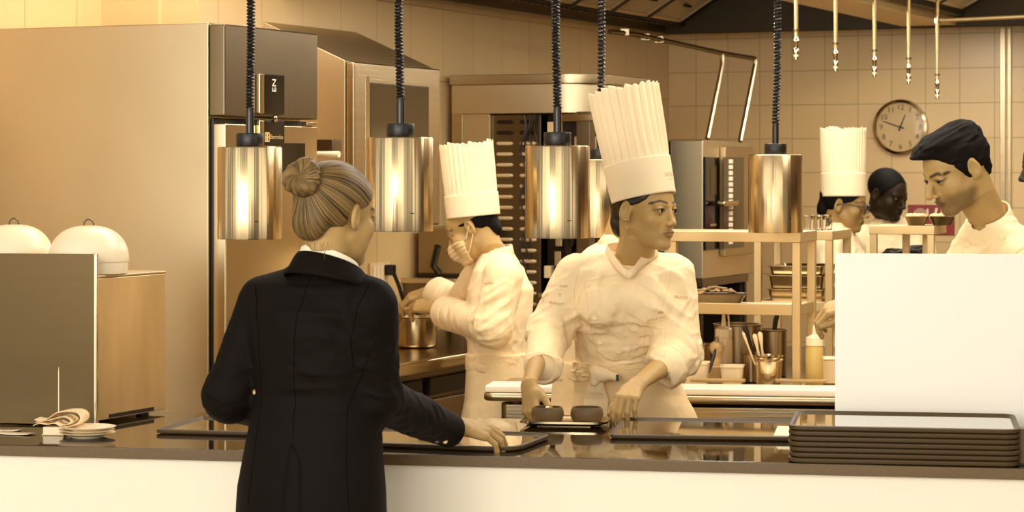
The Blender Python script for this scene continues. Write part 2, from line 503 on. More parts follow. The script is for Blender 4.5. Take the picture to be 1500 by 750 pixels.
# ---------------------------------------------------------------- service pipes hanging from the hood
def pipes():
    W = [(1166, 88), (1224, 105), (1281, 113), (1331, 123), (1373, 145)]
    words = ['short hanging service pipe nearest the coiled cord of the far lamp', 'second hanging service pipe from the far lamp, above the toque',
             'middle one of the row of hanging pipes, above the left of the clock', 'fourth hanging service pipe, above the right of the clock',
             'longest hanging pipe, the one a horizontal pipe joins']
    for i, (x, y) in enumerate(W):
        k = (x-750)/F_PX; t = -2.58
        s = t*(.914+.405*k)/(.914*k-.405)
        p = K(t, s); d = p[1]; zb = CAM_Z+(HORIZON-y)/F_PX*d
        o = thing('hanging_pipe', words[i], 'pipe', (p[0], p[1], zb), 0, 'pipes hanging from the hood')
        H = HZ+.12-zb if i < 4 else HZ+.03-zb
        MB().lathe([(.0075, .07), (.0075, H)], n=12).build('pipe', GAL, o, smooth=True)
        f = MB().lathe([(.006, 0), (.008, .002), (.008, .022), (.0105, .024), (.0105, .04), (.008, .043), (.009, .062), (.0115, .066), (.0115, .072), (.0085, .076), (.0075, .09)], n=14)
        f.build('end_fitting', STEELP, o, smooth=True)
        MB().lathe([(.0082, .012), (.0082, .02)], n=14).build('valve_tip', WHITE, o, smooth=True)
        MB().lathe([(.012, .105), (.012, .112)], n=14).build('collar', STEELD, o, smooth=True)
        if i == 4:
            pts = [(0, 0, H-.01), (0, 0, H+.03), (.02, -.008, H+.06), (.2, -.09, H+.1)]
            MB().tube(pts, .009, 10).build('elbow', GAL, o, smooth=True)
            hz = CAM_Z+(HORIZON-29)/F_PX*d-zb
            MB().tube([(0, 0, hz), (.02, 0, hz-.003), (1.2, -.35, hz+.03)], .009, 10).build('cross_pipe', GAL, o, smooth=True)
            MB().lathe([(.013, hz-.014), (.013, hz+.014)], n=14).build('tee', STEELP, o, smooth=True)
pipes()

# ---------------------------------------------------------------- wall pipe above the far ovens
gp = thing('gas_pipe', 'thin metal pipe along the wall bending down to the far ovens', 'pipe', K(TL+.05, 10.5, 0), 0)
def rel(o, p): return tuple(np.array(p)-np.array(o.location))
A = P(893, 46, 10.35); Bq = P(1058, 78, 11.0); Cq = P(1106, 86, 11.15)
MB().tube([rel(gp, p) for p in (A, P(930, 50, 10.5), Bq, Cq)], .011, 8).build('pipe', STEELD, gp, smooth=True)
MB().tube([rel(gp, p) for p in (Bq, P(1058, 95, 11.0), P(1036, 203, 10.75))],   .011, 8).build('drop_pipe', STEEL, gp, smooth=True)
MB().tube([rel(gp, p) for p in (Cq, P(1106, 96, 11.15), P(1084, 207, 10.85))], .011, 8).build('drop_pipe', STEEL, gp, smooth=True)
for (x, y, d) in ((915, 47, 10.44), (945, 54, 10.58), (965, 58, 10.65)):
    q = rel(gp, P(x, y, d)); MB().box((q[0]-.02, q[1]-.01, q[2]-.016), (q[0]+.02, q[1]+.03, q[2]+.016)).build('pipe_clip', STEELL, gp, bevel=.003)

# ---------------------------------------------------------------- refrigerator by the pass
def kthing(name, label, cat, t, s, z=0, group=None): return thing(name, label, cat, tuple(K(t, s, z)), KA, group)
fr = kthing('upright_refrigerator', 'tall stainless refrigerator with black control strip behind the suited person', 'refrigerator', -4.2, 6.56)
def fl(t, s, z): return (t+4.2, s-6.56, z)
s0, s1, tf = 6.262, 6.85, -3.784
FRM = mat('fridge_steel', MS(.72), .36, 1, noise=((2.2, 2.2, 2.2), .06), bump=((1.5, 1.5, 1.5), .004, 2))
box('cabinet', fl(-4.62, s0, .1), fl(tf, s1, 2.05), FRM, fr, .004)
for dx in (-4.55, -3.86):
    for dy in (s0+.06, s1-.06): MB().lathe([(.025, 0), (.025, .02), (.018, .025), (.018, .1)], c=fl(dx, dy, 0), n=16).build('foot', BLACK, fr, smooth=True)
box('top_cover', fl(tf+.002, s0, 1.765), fl(tf+.058, s1, 2.045), STEELD, fr, .006)
box('gasket', fl(tf, s0+.012, .14), fl(tf+.012, s1-.012, 1.76), BLACK, fr, .003)
dr = box('door', fl(tf+.012, s0+.006, .14), fl(tf+.058, s1-.002, 1.745), mat('door_steel', MS(.72), .22, 1, noise=((3, 3, 3), .04)), fr, .006)
xf = tf+.058
def fpx(x, y):
    """point of the refrigerator's front seen at photo pixel x, y"""
    k = (x-750)/F_PX; s = xf*(.914+.405*k)/(.914*k-.405); d = s*.914-xf*.405
    return s, CAM_Z+(HORIZON-y)/F_PX*d
sa, za = fpx(381, 108); sb, zb_ = fpx(412, 168); sc, zc = fpx(412, 214)
cp = box('control_panel', fl(xf, sa, zb_-.0), fl(xf+.012, sb, za), BLACKG, fr, .002)
box('panel_bezel', fl(xf, sa-.028, zb_), fl(xf+.016, sa, za), STEELP, cp, .003)
lp = box('latch_panel', fl(xf, sa, zc), fl(xf+.012, sb, zb_-.02), BLACKG, fr, .002)
box('panel_bezel', fl(xf, sa-.028, zc), fl(xf+.016, sa, zb_-.02), STEELP, lp, .003)
MB().lathe([(.011, 0), (.011, .006), (.008, .008)], n=20, M=Matrix.Translation(fl(xf+.012, (sa+sb)/2, zc+.085)) @ Matrix.Rotation(PI/2, 4, 'Y')).build('lock', STEELP, lp, smooth=True)
WHT = mat('white_print', S(.95), .5)
LETW = mat('grey_print', S(.75), .5)
text_at('marking', 'EN', .034, WHT, cp, fl(xf+.012, (sa+sb)/2, zb_+.09), (0, 0, 1), (0, -1, 0))
text_at('lettering', 'Electrolux', .020, LETW, lp, fl(xf+.012, sb-.052, zc+.028), (0, 1, 0), (0, 0, 1))
lg = MB(); e0 = fl(xf+.0128, sa+.006, zc+.012)
for a, b_ in (((0, 0), (.03, .004)), ((0, .026), (.03, .03)), ((0, 0), (.004, .03)), ((.026, 0), (.03, .03)), ((.010, .004), (.020, .026)), ((.004, .013), (.026, .017))):
    lg.box((e0[0], e0[1]+a[0], e0[2]+a[1]), (e0[0]+.0008, e0[1]+b_[0], e0[2]+b_[1]))
lg.build('emblem', LETW, lp)
sg, zg = fpx(413, 209); sh_, zh = fpx(446, 245)
box('display_window', fl(xf, sg, zh-.02), fl(xf+.003, min(sh_, s1-.02), zg), BLACKG, dr, .001)
box('hinge', fl(xf-.01, s1-.09, 1.745), fl(xf+.01, s1-.02, 1.757), STEELP, fr, .002)
# folded bracket on the refrigerator's side edge
# ---------------------------------------------------------------- wall cupboard with sloped top
wc = kthing('wall_cupboard', 'stainless wall cupboard with sloped top and glazed door', 'cupboard', -4.1, 7.83, 1.385)
def wl_(t, s, z): return (t+4.1, s-7.83, z-1.385)
a0, a1 = 7.46, 8.17
mb = MB(); sec = [(-4.28, 1.385), (-3.95, 1.385), (-3.95, 1.99), (-4.28, 2.135)]
mb.add([wl_(t, s, z) for s in (a0, a1) for t, z in sec], [(3, 2, 1, 0), (4, 5, 6, 7), (0, 1, 5, 4), (1, 2, 6, 5), (2, 3, 7, 6), (3, 0, 4, 7)])
mb.build('cabinet', STEELL, wc, bevel=.004)
dd = box('door', wl_(-3.95, a0+.005, 1.395), wl_(-3.915, a1-.005, 1.985), STEEL, wc, .008)
GLASSD = mat('smoky_glass', S(.22), .12, 0, spec=.6)
box('pane', wl_(-3.93, a0+.12, 1.44), wl_(-3.911, a1-.11, 1.915), GLASSD, dd, .004)
mb = MB()
box('window_trim', wl_(-3.918, a0+.09, 1.42), wl_(-3.913, a0+.12, 1.935), STEELP, dd, .002)
hb = thing('side_rail', 'short white rail and clip on the side of the wall cupboard', 'rail', tuple(P(477, 226, 7.9)), KA)
MB().tube([(-.075, 0, 0), (.05, 0, 0)], .011, 12).build('rail', WHITE, hb, smooth=True)
MB().box((-.075, -.005, .012), (.03, .06, .05)).build('holder', STEELD, hb, bevel=.003)

# wall socket
so = kthing('wall_socket', 'white double wall socket on the tiles beside the masked chef', 'socket', TL, 8.36, 1.2)
bs = box('back_plate', (0, -.085, -.04), (.012, .085, .04), CREAM, so, .003)
for k in (-.058, -.026, .006): box('switch', (.012, k-.013, -.03), (.018, k+.013, .03), WHITE, so, .003)
box('plug', (.012, .03, -.012), (.05, .062, .03), BLACK, so, .005)
cd = [(.045, .045, .0), (.06, .06, -.05), (.06, .10, -.11), (.07, .18, -.17), (.08, .28, -.19)]
MB().tube(cd, .008, 8).build('cable', BLACK, so, smooth=True)
sw = kthing('wall_switch', 'small dark switch on the tiled wall beside the bread oven', 'switch', TL, 9.05, 0)
sw.location = tuple(K(TL, 8.86, CAM_Z+(HORIZON-216)/F_PX*9.85))
box('plate', (0, -.018, -.025), (.01, .018, .025), DARK, sw, .002); box('rocker', (.01, -.008, -.012), (.016, .008, .012), BLACK, sw, .002)

# ---------------------------------------------------------------- bread oven with curved top and open service panel
bo = kthing('bakery_oven', 'tall stainless bakery oven with open louvred service panel', 'oven', -3.9, 9.33)
def ol(t, s, z): return (t+3.9, s-9.33, z)
o0, o1, of, zt = 8.97, 9.66, -3.63, 1.995
box('frame_post', ol(-4.25, o0, .1), ol(-4.20, o0+.06, 1.84), STEEL, bo, .003)
box('frame_post', ol(of-.06, o0, .1), ol(of, o0+.06, 1.84), STEELD, bo, .003)
poly = [(-4.25, o0)]+[(of-.14+.14*math.sin(a), o0+.14-.14*math.cos(a)) for a in np.linspace(0, PI/2, 8)]+[(of, o1), (-4.25, o1)]
MB().prism([(x+3.9, y-9.33) for x, y in poly], 1.835, zt-.04).build('crown', STEELL, bo, bevel=.003)
g = [(x*1.0+(.012 if x > -4 else -.005), y-(.01 if y < 9.2 else -.01)) for x, y in poly]
MB().prism([(x+3.9, y-9.33) for x, y in g], zt-.04, zt).build('top_lip', STEEL, bo, bevel=.003)
box('rear_panel', ol(-4.25, o1-.03, .1), ol(of, o1, 1.84), DARK, bo, .002)
box('back_panel', ol(-4.255, o0+.02, .1), ol(-4.235, o1, 1.84), STEELD, bo, .002)
box('cover_strip', ol(-4.20, o0+.01, .2), ol(-4.08, o0+.03, 1.835), STEELL, bo, .002)
lv = box('louvre_panel', ol(-4.08, o0+.03, .6), ol(-3.86, o0+.045, 1.83), STEELD, bo, .002)
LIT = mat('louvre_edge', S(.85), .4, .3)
n = 0
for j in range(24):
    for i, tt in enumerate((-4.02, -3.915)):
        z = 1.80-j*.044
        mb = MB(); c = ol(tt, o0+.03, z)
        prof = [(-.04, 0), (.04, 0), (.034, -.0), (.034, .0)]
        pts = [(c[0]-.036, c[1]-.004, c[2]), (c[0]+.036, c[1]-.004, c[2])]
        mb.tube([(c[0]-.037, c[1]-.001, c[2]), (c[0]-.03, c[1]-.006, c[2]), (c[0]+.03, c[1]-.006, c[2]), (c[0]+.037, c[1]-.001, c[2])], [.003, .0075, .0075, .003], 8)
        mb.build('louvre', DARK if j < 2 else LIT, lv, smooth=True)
random.seed(3)
for k in range(4):
    pts = [ol(-3.93+.02*k+.012*math.sin(i*1.1+k), o0+.012+.006*math.cos(i+k), 1.83-i*.035) for i in range(20-2*k)]
    MB().tube(pts, .004, 6).build('wire', DARK if k % 2 else BLACK, bo, smooth=True)
box('inner_wall', ol(-3.86, o0+.1, .3), ol(-3.64, o0+.12, 1.83), DARK, bo, .002)
box('relay_box', ol(-3.84, o0+.05, 1.66), ol(-3.79, o0+.1, 1.80), CREAM, bo, .003)
box('relay_box', ol(-3.72, o0+.05, 1.56), ol(-3.64, o0+.1, 1.74), STEELL, bo, .003)
box('bright_bar', ol(-3.76, o0-.006, 1.80), ol(-3.60, o0+.02, 1.83), STEELP, bo, .003)
box('shelf_plate', ol(-3.86, o0+.0, 1.08), ol(-3.62, o0+.3, 1.10), STEEL, bo, .003)
for k in range(5): box('terminal_block', ol(-3.85+.046*k, o0+.04, 1.16+.05*(k % 2)), ol(-3.82+.046*k, o0+.09, 1.21+.06*(k % 3)), [CREAM, STEELL, DARK, STEELD, GAL][k], bo, .003)
for k in range(3): box('terminal_block', ol(-3.80+.05*k, o0+.04, 1.29), ol(-3.77+.05*k, o0+.09, 1.33), [STEELL, DARK, GAL][k], bo, .003)
box('lower_panel', ol(-4.2, o0+.03, .1), ol(-3.68, o0+.05, .6), STEELD, bo, .003)
box('lower_panel', ol(-3.86, o0+.05, .6), ol(-3.64, o0+.07, 1.0), DARK, bo, .003)
box('door', ol(of-.01, o0+.16, .9), ol(of+.02, o1-.02, 1.82), STEELD, bo, .006)
for a in (-4.2, of-.05):
    for b in (o0+.05, o1-.05): MB().lathe([(.03, 0), (.03, .1)], c=ol(a, b, 0), n=14).build('foot', BLACK, bo, smooth=True)

# ---------------------------------------------------------------- combi ovens at the far end
co = kthing('combi_oven', 'stainless combi oven with dark control strip beyond the pass', 'oven', -3.85, 10.3, 1.12)
def cl(t, s, z): return (t+3.85, s-10.3, z-1.12)
c0, c1, cf = 9.98, 10.62, -3.5
box('housing', cl(-4.2, c0, 1.12), cl(cf, c1, 1.735), STEELL, co, .006)
box('seam', cl(-3.66, c0-.003, 1.13), cl(-3.65, c0, 1.73), STEELD, co, 0)
def cpx(x, y, tt=cf):
    k = (x-750)/F_PX; s = tt*(.914+.405*k)/(.914*k-.405); d = s*.914-tt*.405
    return s, CAM_Z+(HORIZON-y)/F_PX*d
a, z1 = cpx(1030, 230); b, z0 = cpx(1050, 365)
pn = box('control_panel', cl(cf, a, z0), cl(cf+.012, b, z1), BLACKG, co, .002)
a2, _ = cpx(1037, 243); b2, z3 = cpx(1045, 285); box('display', cl(cf+.012, a2, z3), cl(cf+.014, b2, z1-.04), STEELD, pn, .001)
box('knob_plate', cl(cf+.012, a2, z3-.14), cl(cf+.014, b2, z3-.13), STEELL, pn, .001)
a3, z1 = cpx(1054, 215); b3, z0 = cpx(1092, 372)
d3 = box('door', cl(cf, a3, z0), cl(cf+.03, c1-.01, z1), STEEL, co, .005)
a4, z4 = cpx(1059, 230, cf+.03); b4, z5 = cpx(1089, 362, cf+.03)
box('pane', cl(cf+.03, a4, z5), cl(cf+.033, b4, z4), GLASSD, d3, .002)
a5, _ = cpx(1068, 300, cf+.035); mb = MB()
GLEAM = mat('painted_gleam', S(.97), .3)
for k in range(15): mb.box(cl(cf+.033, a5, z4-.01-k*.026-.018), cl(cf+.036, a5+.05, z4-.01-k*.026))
mb.build('painted_gleam_dashes', GLEAM, d3)  # painted dashes stand for interior light reflected in the door pane
a6, z6 = cpx(1060, 298, cf+.03)
box('handle', cl(cf+.03, a6-.10, z6-.012), cl(cf+.07, a6+.10, z6+.012), STEELP, d3, .008)
st = kthing('oven_stand', 'dark open stand carrying the combi oven', 'stand', -3.85, 10.3)
for a in (-4.15, -3.54):
    for b in (c0+.04, c1-.04): MB().box((a+3.85-.02, b-10.3-.02, 0), (a+3.85+.02, b-10.3+.02, 1.09)).build('leg', DARK, st, bevel=.003)
MB().box((-.35, c0-10.3, 1.085), (.35, c1-10.3, 1.12)).build('top_frame', STEELD, st, bevel=.003)
MB().box((-.33, c0-10.3+.02, .45), (.33, c1-10.3-.02, .47)).build('shelf', STEELD, st, bevel=.003)
MB().box((-.34, c1-10.3-.03, .12), (.34, c1-10.3, 1.085)).build('back_panel', DARK, st, bevel=.003)

# ---------------------------------------------------------------- wall clock
ctr = P(1317, 186, 11.86); ct, cs = inK(ctr); ck = kthing('wall_clock', 'round wall clock with dark numerals on the tiled rear wall', 'clock', ct, SB, ctr[2])
R = .136; FM = Matrix.Rotation(PI/2, 4, 'X')
MB().lathe([(R-.02, 0), (R, 0), (R+.003, .015), (R, .035), (R-.012, .04), (R-.016, .03)], n=64, M=FM, close=False).build('rim', STEELP, ck, smooth=True)
MB().lathe([(0.001, 0), (R-.012, 0), (R-.012, .02), (.001, .02)], n=64, M=FM).build('dial', mat('dial', S(.74), .35), ck, smooth=False)
INK = mat('ink', S(.10), .5)
for h in range(1, 13):
    a = PI/2-h*PI/6; text_at('numeral', str(h), .038, INK, ck, (.098*math.cos(a), -.0202, .098*math.sin(a)), (1, 0, 0), (0, 0, 1))
def hand(ang, ln, w):
    d = np.array([math.sin(ang), 0, math.cos(ang)]); n_ = np.array([d[2], 0, -d[0]])
    p = [-d*.02-n_*w, -d*.02+n_*w, d*ln+n_*w*.5, d*ln-n_*w*.5]
    vs = [q+np.array([0, y, 0]) for y in (-.023, -.026) for q in p]
    MB().add(vs, [(0, 1, 2, 3), (7, 6, 5, 4), (0, 4, 5, 1), (1, 5, 6, 2), (2, 6, 7, 3), (3, 7, 4, 0)]).build('clock_hand', INK, ck)
hand(math.radians(22), .066, .004); hand(math.radians(-71), .092, .0032)
MB().lathe([(.006, .02), (.006, .03)], n=16, M=FM).build('hub', INK, ck, smooth=True)
# clear cover
GL = mat('clear_glass', (1, 1, 1, 1), .02, trans=1, ior=1.45)
MB().lathe([(R-.013, .034), (R-.05, .0385), (.05, .040), (.0005, .0405), (.0005, .0395), (.05, .039), (R-.05, .0375), (R-.013, .033)], n=48, M=FM, close=False).build('cover_glass', mat('thin_glass', (1, 1, 1, 1), .03, trans=1, ior=1.2), ck, smooth=True)

# red fire hose sign
RED = mat('sign_red', (.30, .035, .030, 1), .4)
sp = P(1326, 300, 11.84); stt, _ = inK(sp)
sg_ = kthing('fire_equipment_sign', 'red fire equipment sign on the rear wall behind the dark-haired chef', 'sign', stt, SB, sp[2])
box('plate', (0, -.006, -.15), (.235, -.001, 0), RED, sg_, .002)
wm = MB()
for k in range(4): wm.lathe([(.034-.0085*k, .0), (.031-.0085*k, 0)], n=28, M=Matrix.Translation((.062, -.0068, -.052)) @ FM, close=False)
wm.box((.055, -.0072, -.105), (.075, -.0064, -.052)).box((.095, -.0072, -.055), (.105, -.0064, -.02))
wm.build('hose_reel_pictogram', WHT, sg_)
am = MB()
for k in range(3): am.add([(.12+.03*k, -.0068, -.11), (.132+.03*k, -.0068, -.11), (.152+.03*k, -.0068, -.015), (.14+.03*k, -.0068, -.015)], [(0, 1, 2, 3)])
am.build('arrow_stripes', WHT, sg_)

# ---------------------------------------------------------------- prep table of the masked chef
pt = kthing('prep_counter', 'steel prep counter with refrigerated drawers along the tiled wall', 'counter', -3.93, 7.9)
def pl(t, s, z): return (t+3.93, s-7.9, z)
box('worktop', pl(TL+.005, 6.98, .905), pl(-3.58, 8.75, .955), mat('worktop_steel', MS(.62), .2, 1, noise=((3, 3, 3), .05)), pt, .012)
box('backsplash', pl(TL+.005, 7.08, .955), pl(TL+.02, 8.75, 1.03), STEEL, pt, .003)
box('carcass', pl(TL+.01, 7.0, .1), pl(-3.66, 8.73, .905), STEELD, pt, .003)
for i, (sa, sb) in enumerate(((7.02, 7.44), (7.50, 8.05), (8.11, 8.7))):
    d = box('door', pl(-3.66, sa, .14), pl(-3.63, sb, .80), STEEL if i != 1 else mat('gloss_dark_steel', MS(.42), .18, 1), pt, .004)
    box('handle_recess', pl(-3.66, sa, .815), pl(-3.635, sb, .875), DARK, pt, .002)
    if i == 0: box('label_holder', pl(-3.63, sb-.17, .60), pl(-3.627, sb-.04, .70), DARK, d, .001); box('label_card', pl(-3.627, sb-.16, .61), pl(-3.6265, sb-.05, .69), STEELL, d, 0)
for a in (TL+.05, -3.70):
    for b in (7.05, 7.9, 8.68): MB().lathe([(.022, 0), (.022, .1)], c=pl(a, b, 0), n=14).build('foot', STEELD, pt, smooth=True)
# grey machine on a bracket shelf behind the masked chef
ms = kthing('wall_shelf', 'narrow steel bracket shelf on the tiled wall behind the masked chef', 'shelf', TL+.0, 8.78, 1.17)
mb = box('board', (.0, -.22, -.02), (.24, .12, 0), STEELL, ms, .003); box('bracket', (.0, -.2, -.08), (.2, -.18, -.02), STEELD, ms, .002); box('bracket', (.0, .08, -.08), (.2, .1, -.02), STEELD, ms, .002)
mc = kthing('grey_machine', 'grey boxy kitchen machine on the bracket shelf behind the masked chef', 'machine', TL+.13, 8.79, 1.1705)
GREYM = mat('grey_enamel', S(.46), .4)
box('housing', (-.10, -.14, .012), (.11, .12, .2), GREYM, mc, .01); box('base', (-.10, -.15, 0), (.11, .12, .014), DARK, mc, .003)
MB().tube([(.0, -.15, .02), (-.01, -.18, .05), (.02, -.20, .13)], .014, 8).build('lever', BLACK, mc, smooth=True)
box('knob', (.11, -.05, .05), (.125, .0, .1), BLACK, mc, .004)
# ================================================================ service counter
STONE = mat('polished_dark_stone', S(.13), .035, 0, spec=.75, noise=((40, 40, 40), .25))
EDGE = mat('stone_edge', S(.34), .5, noise=((160, 160, 160), .16))
PANELW = mat('white_laminate', (.97, .865, .675, 1), .35)
wt = thing('counter_worktop', 'dark polished stone worktop of the service counter, full of reflections', 'worktop', tuple(CN(.2, .42, TOP)), CA)
ox, oy = -.2, -.42
XL, XR, DEP = -1.55, 2.1, .84
box('slab', (XL+ox, 0.001+oy, -.026), (XR+ox, DEP+oy, 0), STONE, wt, .0015)
box('edge_strip', (XL+ox, -.004+oy, -.0262), (XR+ox, .0012+oy, -.0012), EDGE, wt, .001)
cb = thing('service_counter', 'cream fronted base of the long service counter', 'counter', tuple(CN(.2, .42, 0)), CA)
box('front_panel', (XL+ox, .012+oy, .0), (XR+ox, .034+oy, TOP-.0268), PANELW, cb, .002)
box('carcass', (XL+ox, .034+oy, .0), (XR+ox, DEP-.06+oy, TOP-.0268), mat('carcass_steel', MS(.5), .4, .8), cb, .002)

# ---------------------------------------------------------------- shields standing on the counter
q = onC(*P(1223, 647, 5.93)[:2])
pn = thing('pass_shield', 'upright steel panel with white reflection painted on, behind the tray stack', 'panel', tuple(CN(q[0]+.35, q[1], TOP)), CA)
SHW = mat('painted_white_reflection', (.985, .925, .785, 1), .3, noise=((2, 2, 2), .015))  # bright reflection on the steel panel, painted as even white
box('sheet', (-.35, 0, .012), (.36, .005, .465), SHW, pn, .001)
box('back_flange', (-.345, .005, .445), (.355, .05, .463), STEELD, pn, .001)
for x in (-.33, .31): box('bracket', (x, .0, 0), (x+.025, .09, .014), STEELD, pn, .002)
q = onC(*P(140, 625, 6.25)[:2])
pn = thing('pass_shield', 'brushed steel panel darkened as its dim reflection, far left of the counter', 'panel', tuple(CN(q[0]-.3, q[1], TOP)), CA)
BRS = mat('brushed_dim_reflection', MS(.31, .28), .30, 1, noise=((3, 3, 90), .03), bump=((2, 2, 300), .00006))  # steel colour darkened to stand for its dim reflection
box('sheet', (-.35, 0, .004), (.30, .005, .452), BRS, pn, .001)
box('edge_trim', (.296, -.002, .004), (.304, .012, .452), STEELP, pn, .001)
for x in (-.33, .22): box('bracket', (x, .0051, 0), (x+.025, .03, .006), STEELD, pn, .002)
# hot cabinet behind the left panel
hcx = P(141, 620, 6.30); hc = thing('hot_cabinet', 'small stainless cabinet behind the darkened steel panel, carrying two white domes', 'cabinet', (hcx[0], hcx[1], TOP), KA)
HOT = mat('cabinet_steel', MS(.80, .2), .42, 1, noise=((9, 9, 2), .16), bump=((60, 60, 6), .0004))
box('body', (-.62, .0, .009), (0, .34, .386), HOT, hc, .003); box('lid', (-.62, .0, .386), (.001, .342, .393), STEELL, hc, .002)
for x in (-.56, -.05):
    for y in (.04, .30): MB().lathe([(.018, 0), (.018, .009)], c=(x, y, 0), n=16).build('foot', BLACK, hc, smooth=True)
box('vent_slot', (-.001, .06, .012), (.001, .28, .022), DARK, hc, 0)
# white domes
PORC = mat('white_porcelain', S(.95), .32)
def dome(px, label):
    o = thing('dome_cloche', label, 'cloche', (px[0], px[1], px[2]), 0, 'white domes on the hot cabinet')
    r = .107
    MB().lathe([(r-.016, 0), (r-.005, .002), (r-.002, .018), (r-.002, .034), (r-.014, .036)], n=48).build('lower_bowl', PORC, o, smooth=True)
    pr = [(r, .034), (r+.0005, .042)]+[(r*math.cos(a)**.8 if a < 1.55 else .001, .042+.088*math.sin(a)) for a in np.linspace(.06, PI/2, 14)]
    MB().lathe(pr, n=48).build('dome', PORC, o, smooth=True)
    pts = [(.013*math.cos(a), 0, .131+.015*math.sin(a)) for a in np.linspace(-.1, PI+.1, 12)]
    MB().tube(pts, .0025, 8).build('loop_handle', STEELD, o, smooth=True)
dc = P(130, 407, 6.42); dome((dc[0], dc[1], TOP+.393), 'white porcelain dome standing half out from behind the dark panel edge')
dc = P(9, 407, 6.45); dome((dc[0], dc[1]+.10, TOP+.393), 'white porcelain dome mostly hidden behind the dark panel')

# ---------------------------------------------------------------- heat lamps
LAMPM = bpy.data.materials.new('spun_steel'); LAMPM.use_nodes = True
def _lm():
    nt = LAMPM.node_tree; b = nt.nodes['Principled BSDF']; N = nt.nodes.new; L = nt.links.new
    b.inputs['Base Color'].default_value = MS(.69, .3); b.inputs['Metallic'].default_value = 1; b.inputs['Roughness'].default_value = .24
    tc = N('ShaderNodeTexCoord'); sp = N('ShaderNodeSeparateXYZ'); L(tc.outputs['Object'], sp.inputs[0])
    at = N('ShaderNodeMath'); at.operation = 'ARCTAN2'; L(sp.outputs['X'], at.inputs[0]); L(sp.outputs['Y'], at.inputs[1])
    n = N('ShaderNodeTexNoise'); n.noise_dimensions = '1D'; n.inputs['Scale'].default_value = 3.2; n.inputs['Detail'].default_value = 3; n.inputs['Roughness'].default_value = .4; L(at.outputs[0], n.inputs['W'])
    bp = N('ShaderNodeBump'); bp.inputs['Distance'].default_value = .0020; L(n.outputs['Fac'], bp.inputs['Height']); L(bp.outputs[0], b.inputs['Normal'])
_lm()
def coil(pts, r, turns, wire, sides=7, seg=14):
    """helix that follows the polyline"""
    pts = [np.array(p, float) for p in pts]; L_ = [0]
    for a, b in zip(pts, pts[1:]): L_.append(L_[-1]+np.linalg.norm(b-a))
    out = []
    for i in range(int(turns*seg)+1):
        f = i/(turns*seg)*L_[-1]; k = min(max(np.searchsorted(L_, f)-1, 0), len(pts)-2)
        t = (f-L_[k])/(L_[k+1]-L_[k]); c = pts[k]*(1-t)+pts[k+1]*t; a = 2*PI*i/seg
        out.append(c+np.array([r*math.cos(a), r*math.sin(a), 0]))
    return MB().tube(out, wire, sides)
def heat_lamp(xc, yb, d, label, lean, pitch=.0088, wire=.0031, r=.0088, diam=.166, hgt=.237):
    p = P(xc, yb, d); o = thing('heat_lamp', label, 'heat lamp', tuple(p), random.uniform(-.15, .15), 'heat lamps over the pass')
    R = diam/2
    MB().lathe([(R-.003, .004), (R-.0005, 0), (R, .003), (R, hgt-.003), (R-.002, hgt), (.036, hgt), (.03, hgt-.003), (R-.004, hgt-.004), (R-.003, .004)], n=72, close=False).build('shade', LAMPM, o, smooth=True)
    MB().lathe([(.034, hgt-.001), (.0355, hgt+.002), (.0355, hgt+.032), (.034, hgt+.035), (.012, hgt+.036)], n=36).build('cap', BLACK, o, smooth=True)
    MB().lathe([(.0105, hgt+.034), (.0105, hgt+.09), (.008, hgt+.104)], n=18).build('stem', mat('stem_black', S(.10), .25), o, smooth=True)
    MB().lathe([(.012, hgt-.09), (.03, hgt-.10), (.045, .075), (.047, .06), (.035, .045), (.012, .04)], n=24).build('bulb', mat('bulb_glass', S(.9), .15), o, smooth=True)
    z0 = hgt+.098; z1 = 2.895-p[2]
    pts = [(0, 0, z0), (lean*.004, 0, z0+.05), (lean*.02, 0, z0+.16), (lean*.022, 0, z0+.32), (lean*.02, 0, z0+.5), (lean*.02, 0, z1-.03)]
    Ltot = z1-z0
    coil(pts, r, Ltot/pitch, wire, 6, 12).build('coiled_cord', BLACK, o, smooth=True)
    MB().tube(pts, .0042, 6).build('inner_cable', BLACK, o, smooth=True)
    MB().lathe([(.045, z1-.03), (.045, z1)], c=(lean*.02, 0, 0), n=24).build('ceiling_rose', BLACK, o, smooth=True)
    # small engraved mark
    MB().box((-.004, 0, 0), (.006, .0006, .0025)).build('mark', BLACK, o, M=Matrix.Rotation(.38, 4, 'Z') @ Matrix.Translation((0, -R-.0007, .045)))
heat_lamp(366, 350, 6.15, 'hanging steel heat lamp beside the hair bun of the suited person', .15)
heat_lamp(586.5, 338.5, 6.05, 'hanging steel heat lamp between the suited person and the masked chef', -.2, pitch=.0088)
heat_lamp(816.5, 348.5, 6.15, 'hanging steel heat lamp in front of the open bakery oven', -.2)
heat_lamp(1136, 340.5, 7.62, 'hanging steel heat lamp over the pass shelf, nearest the clock', .3, pitch=.0115, wire=.0038, diam=.174, hgt=.248)
heat_lamp(880, 347.5, 7.64, 'heat lamp half hidden behind the front chef\'s tall hat', .1, pitch=.0135, wire=.004, diam=.174, hgt=.248)

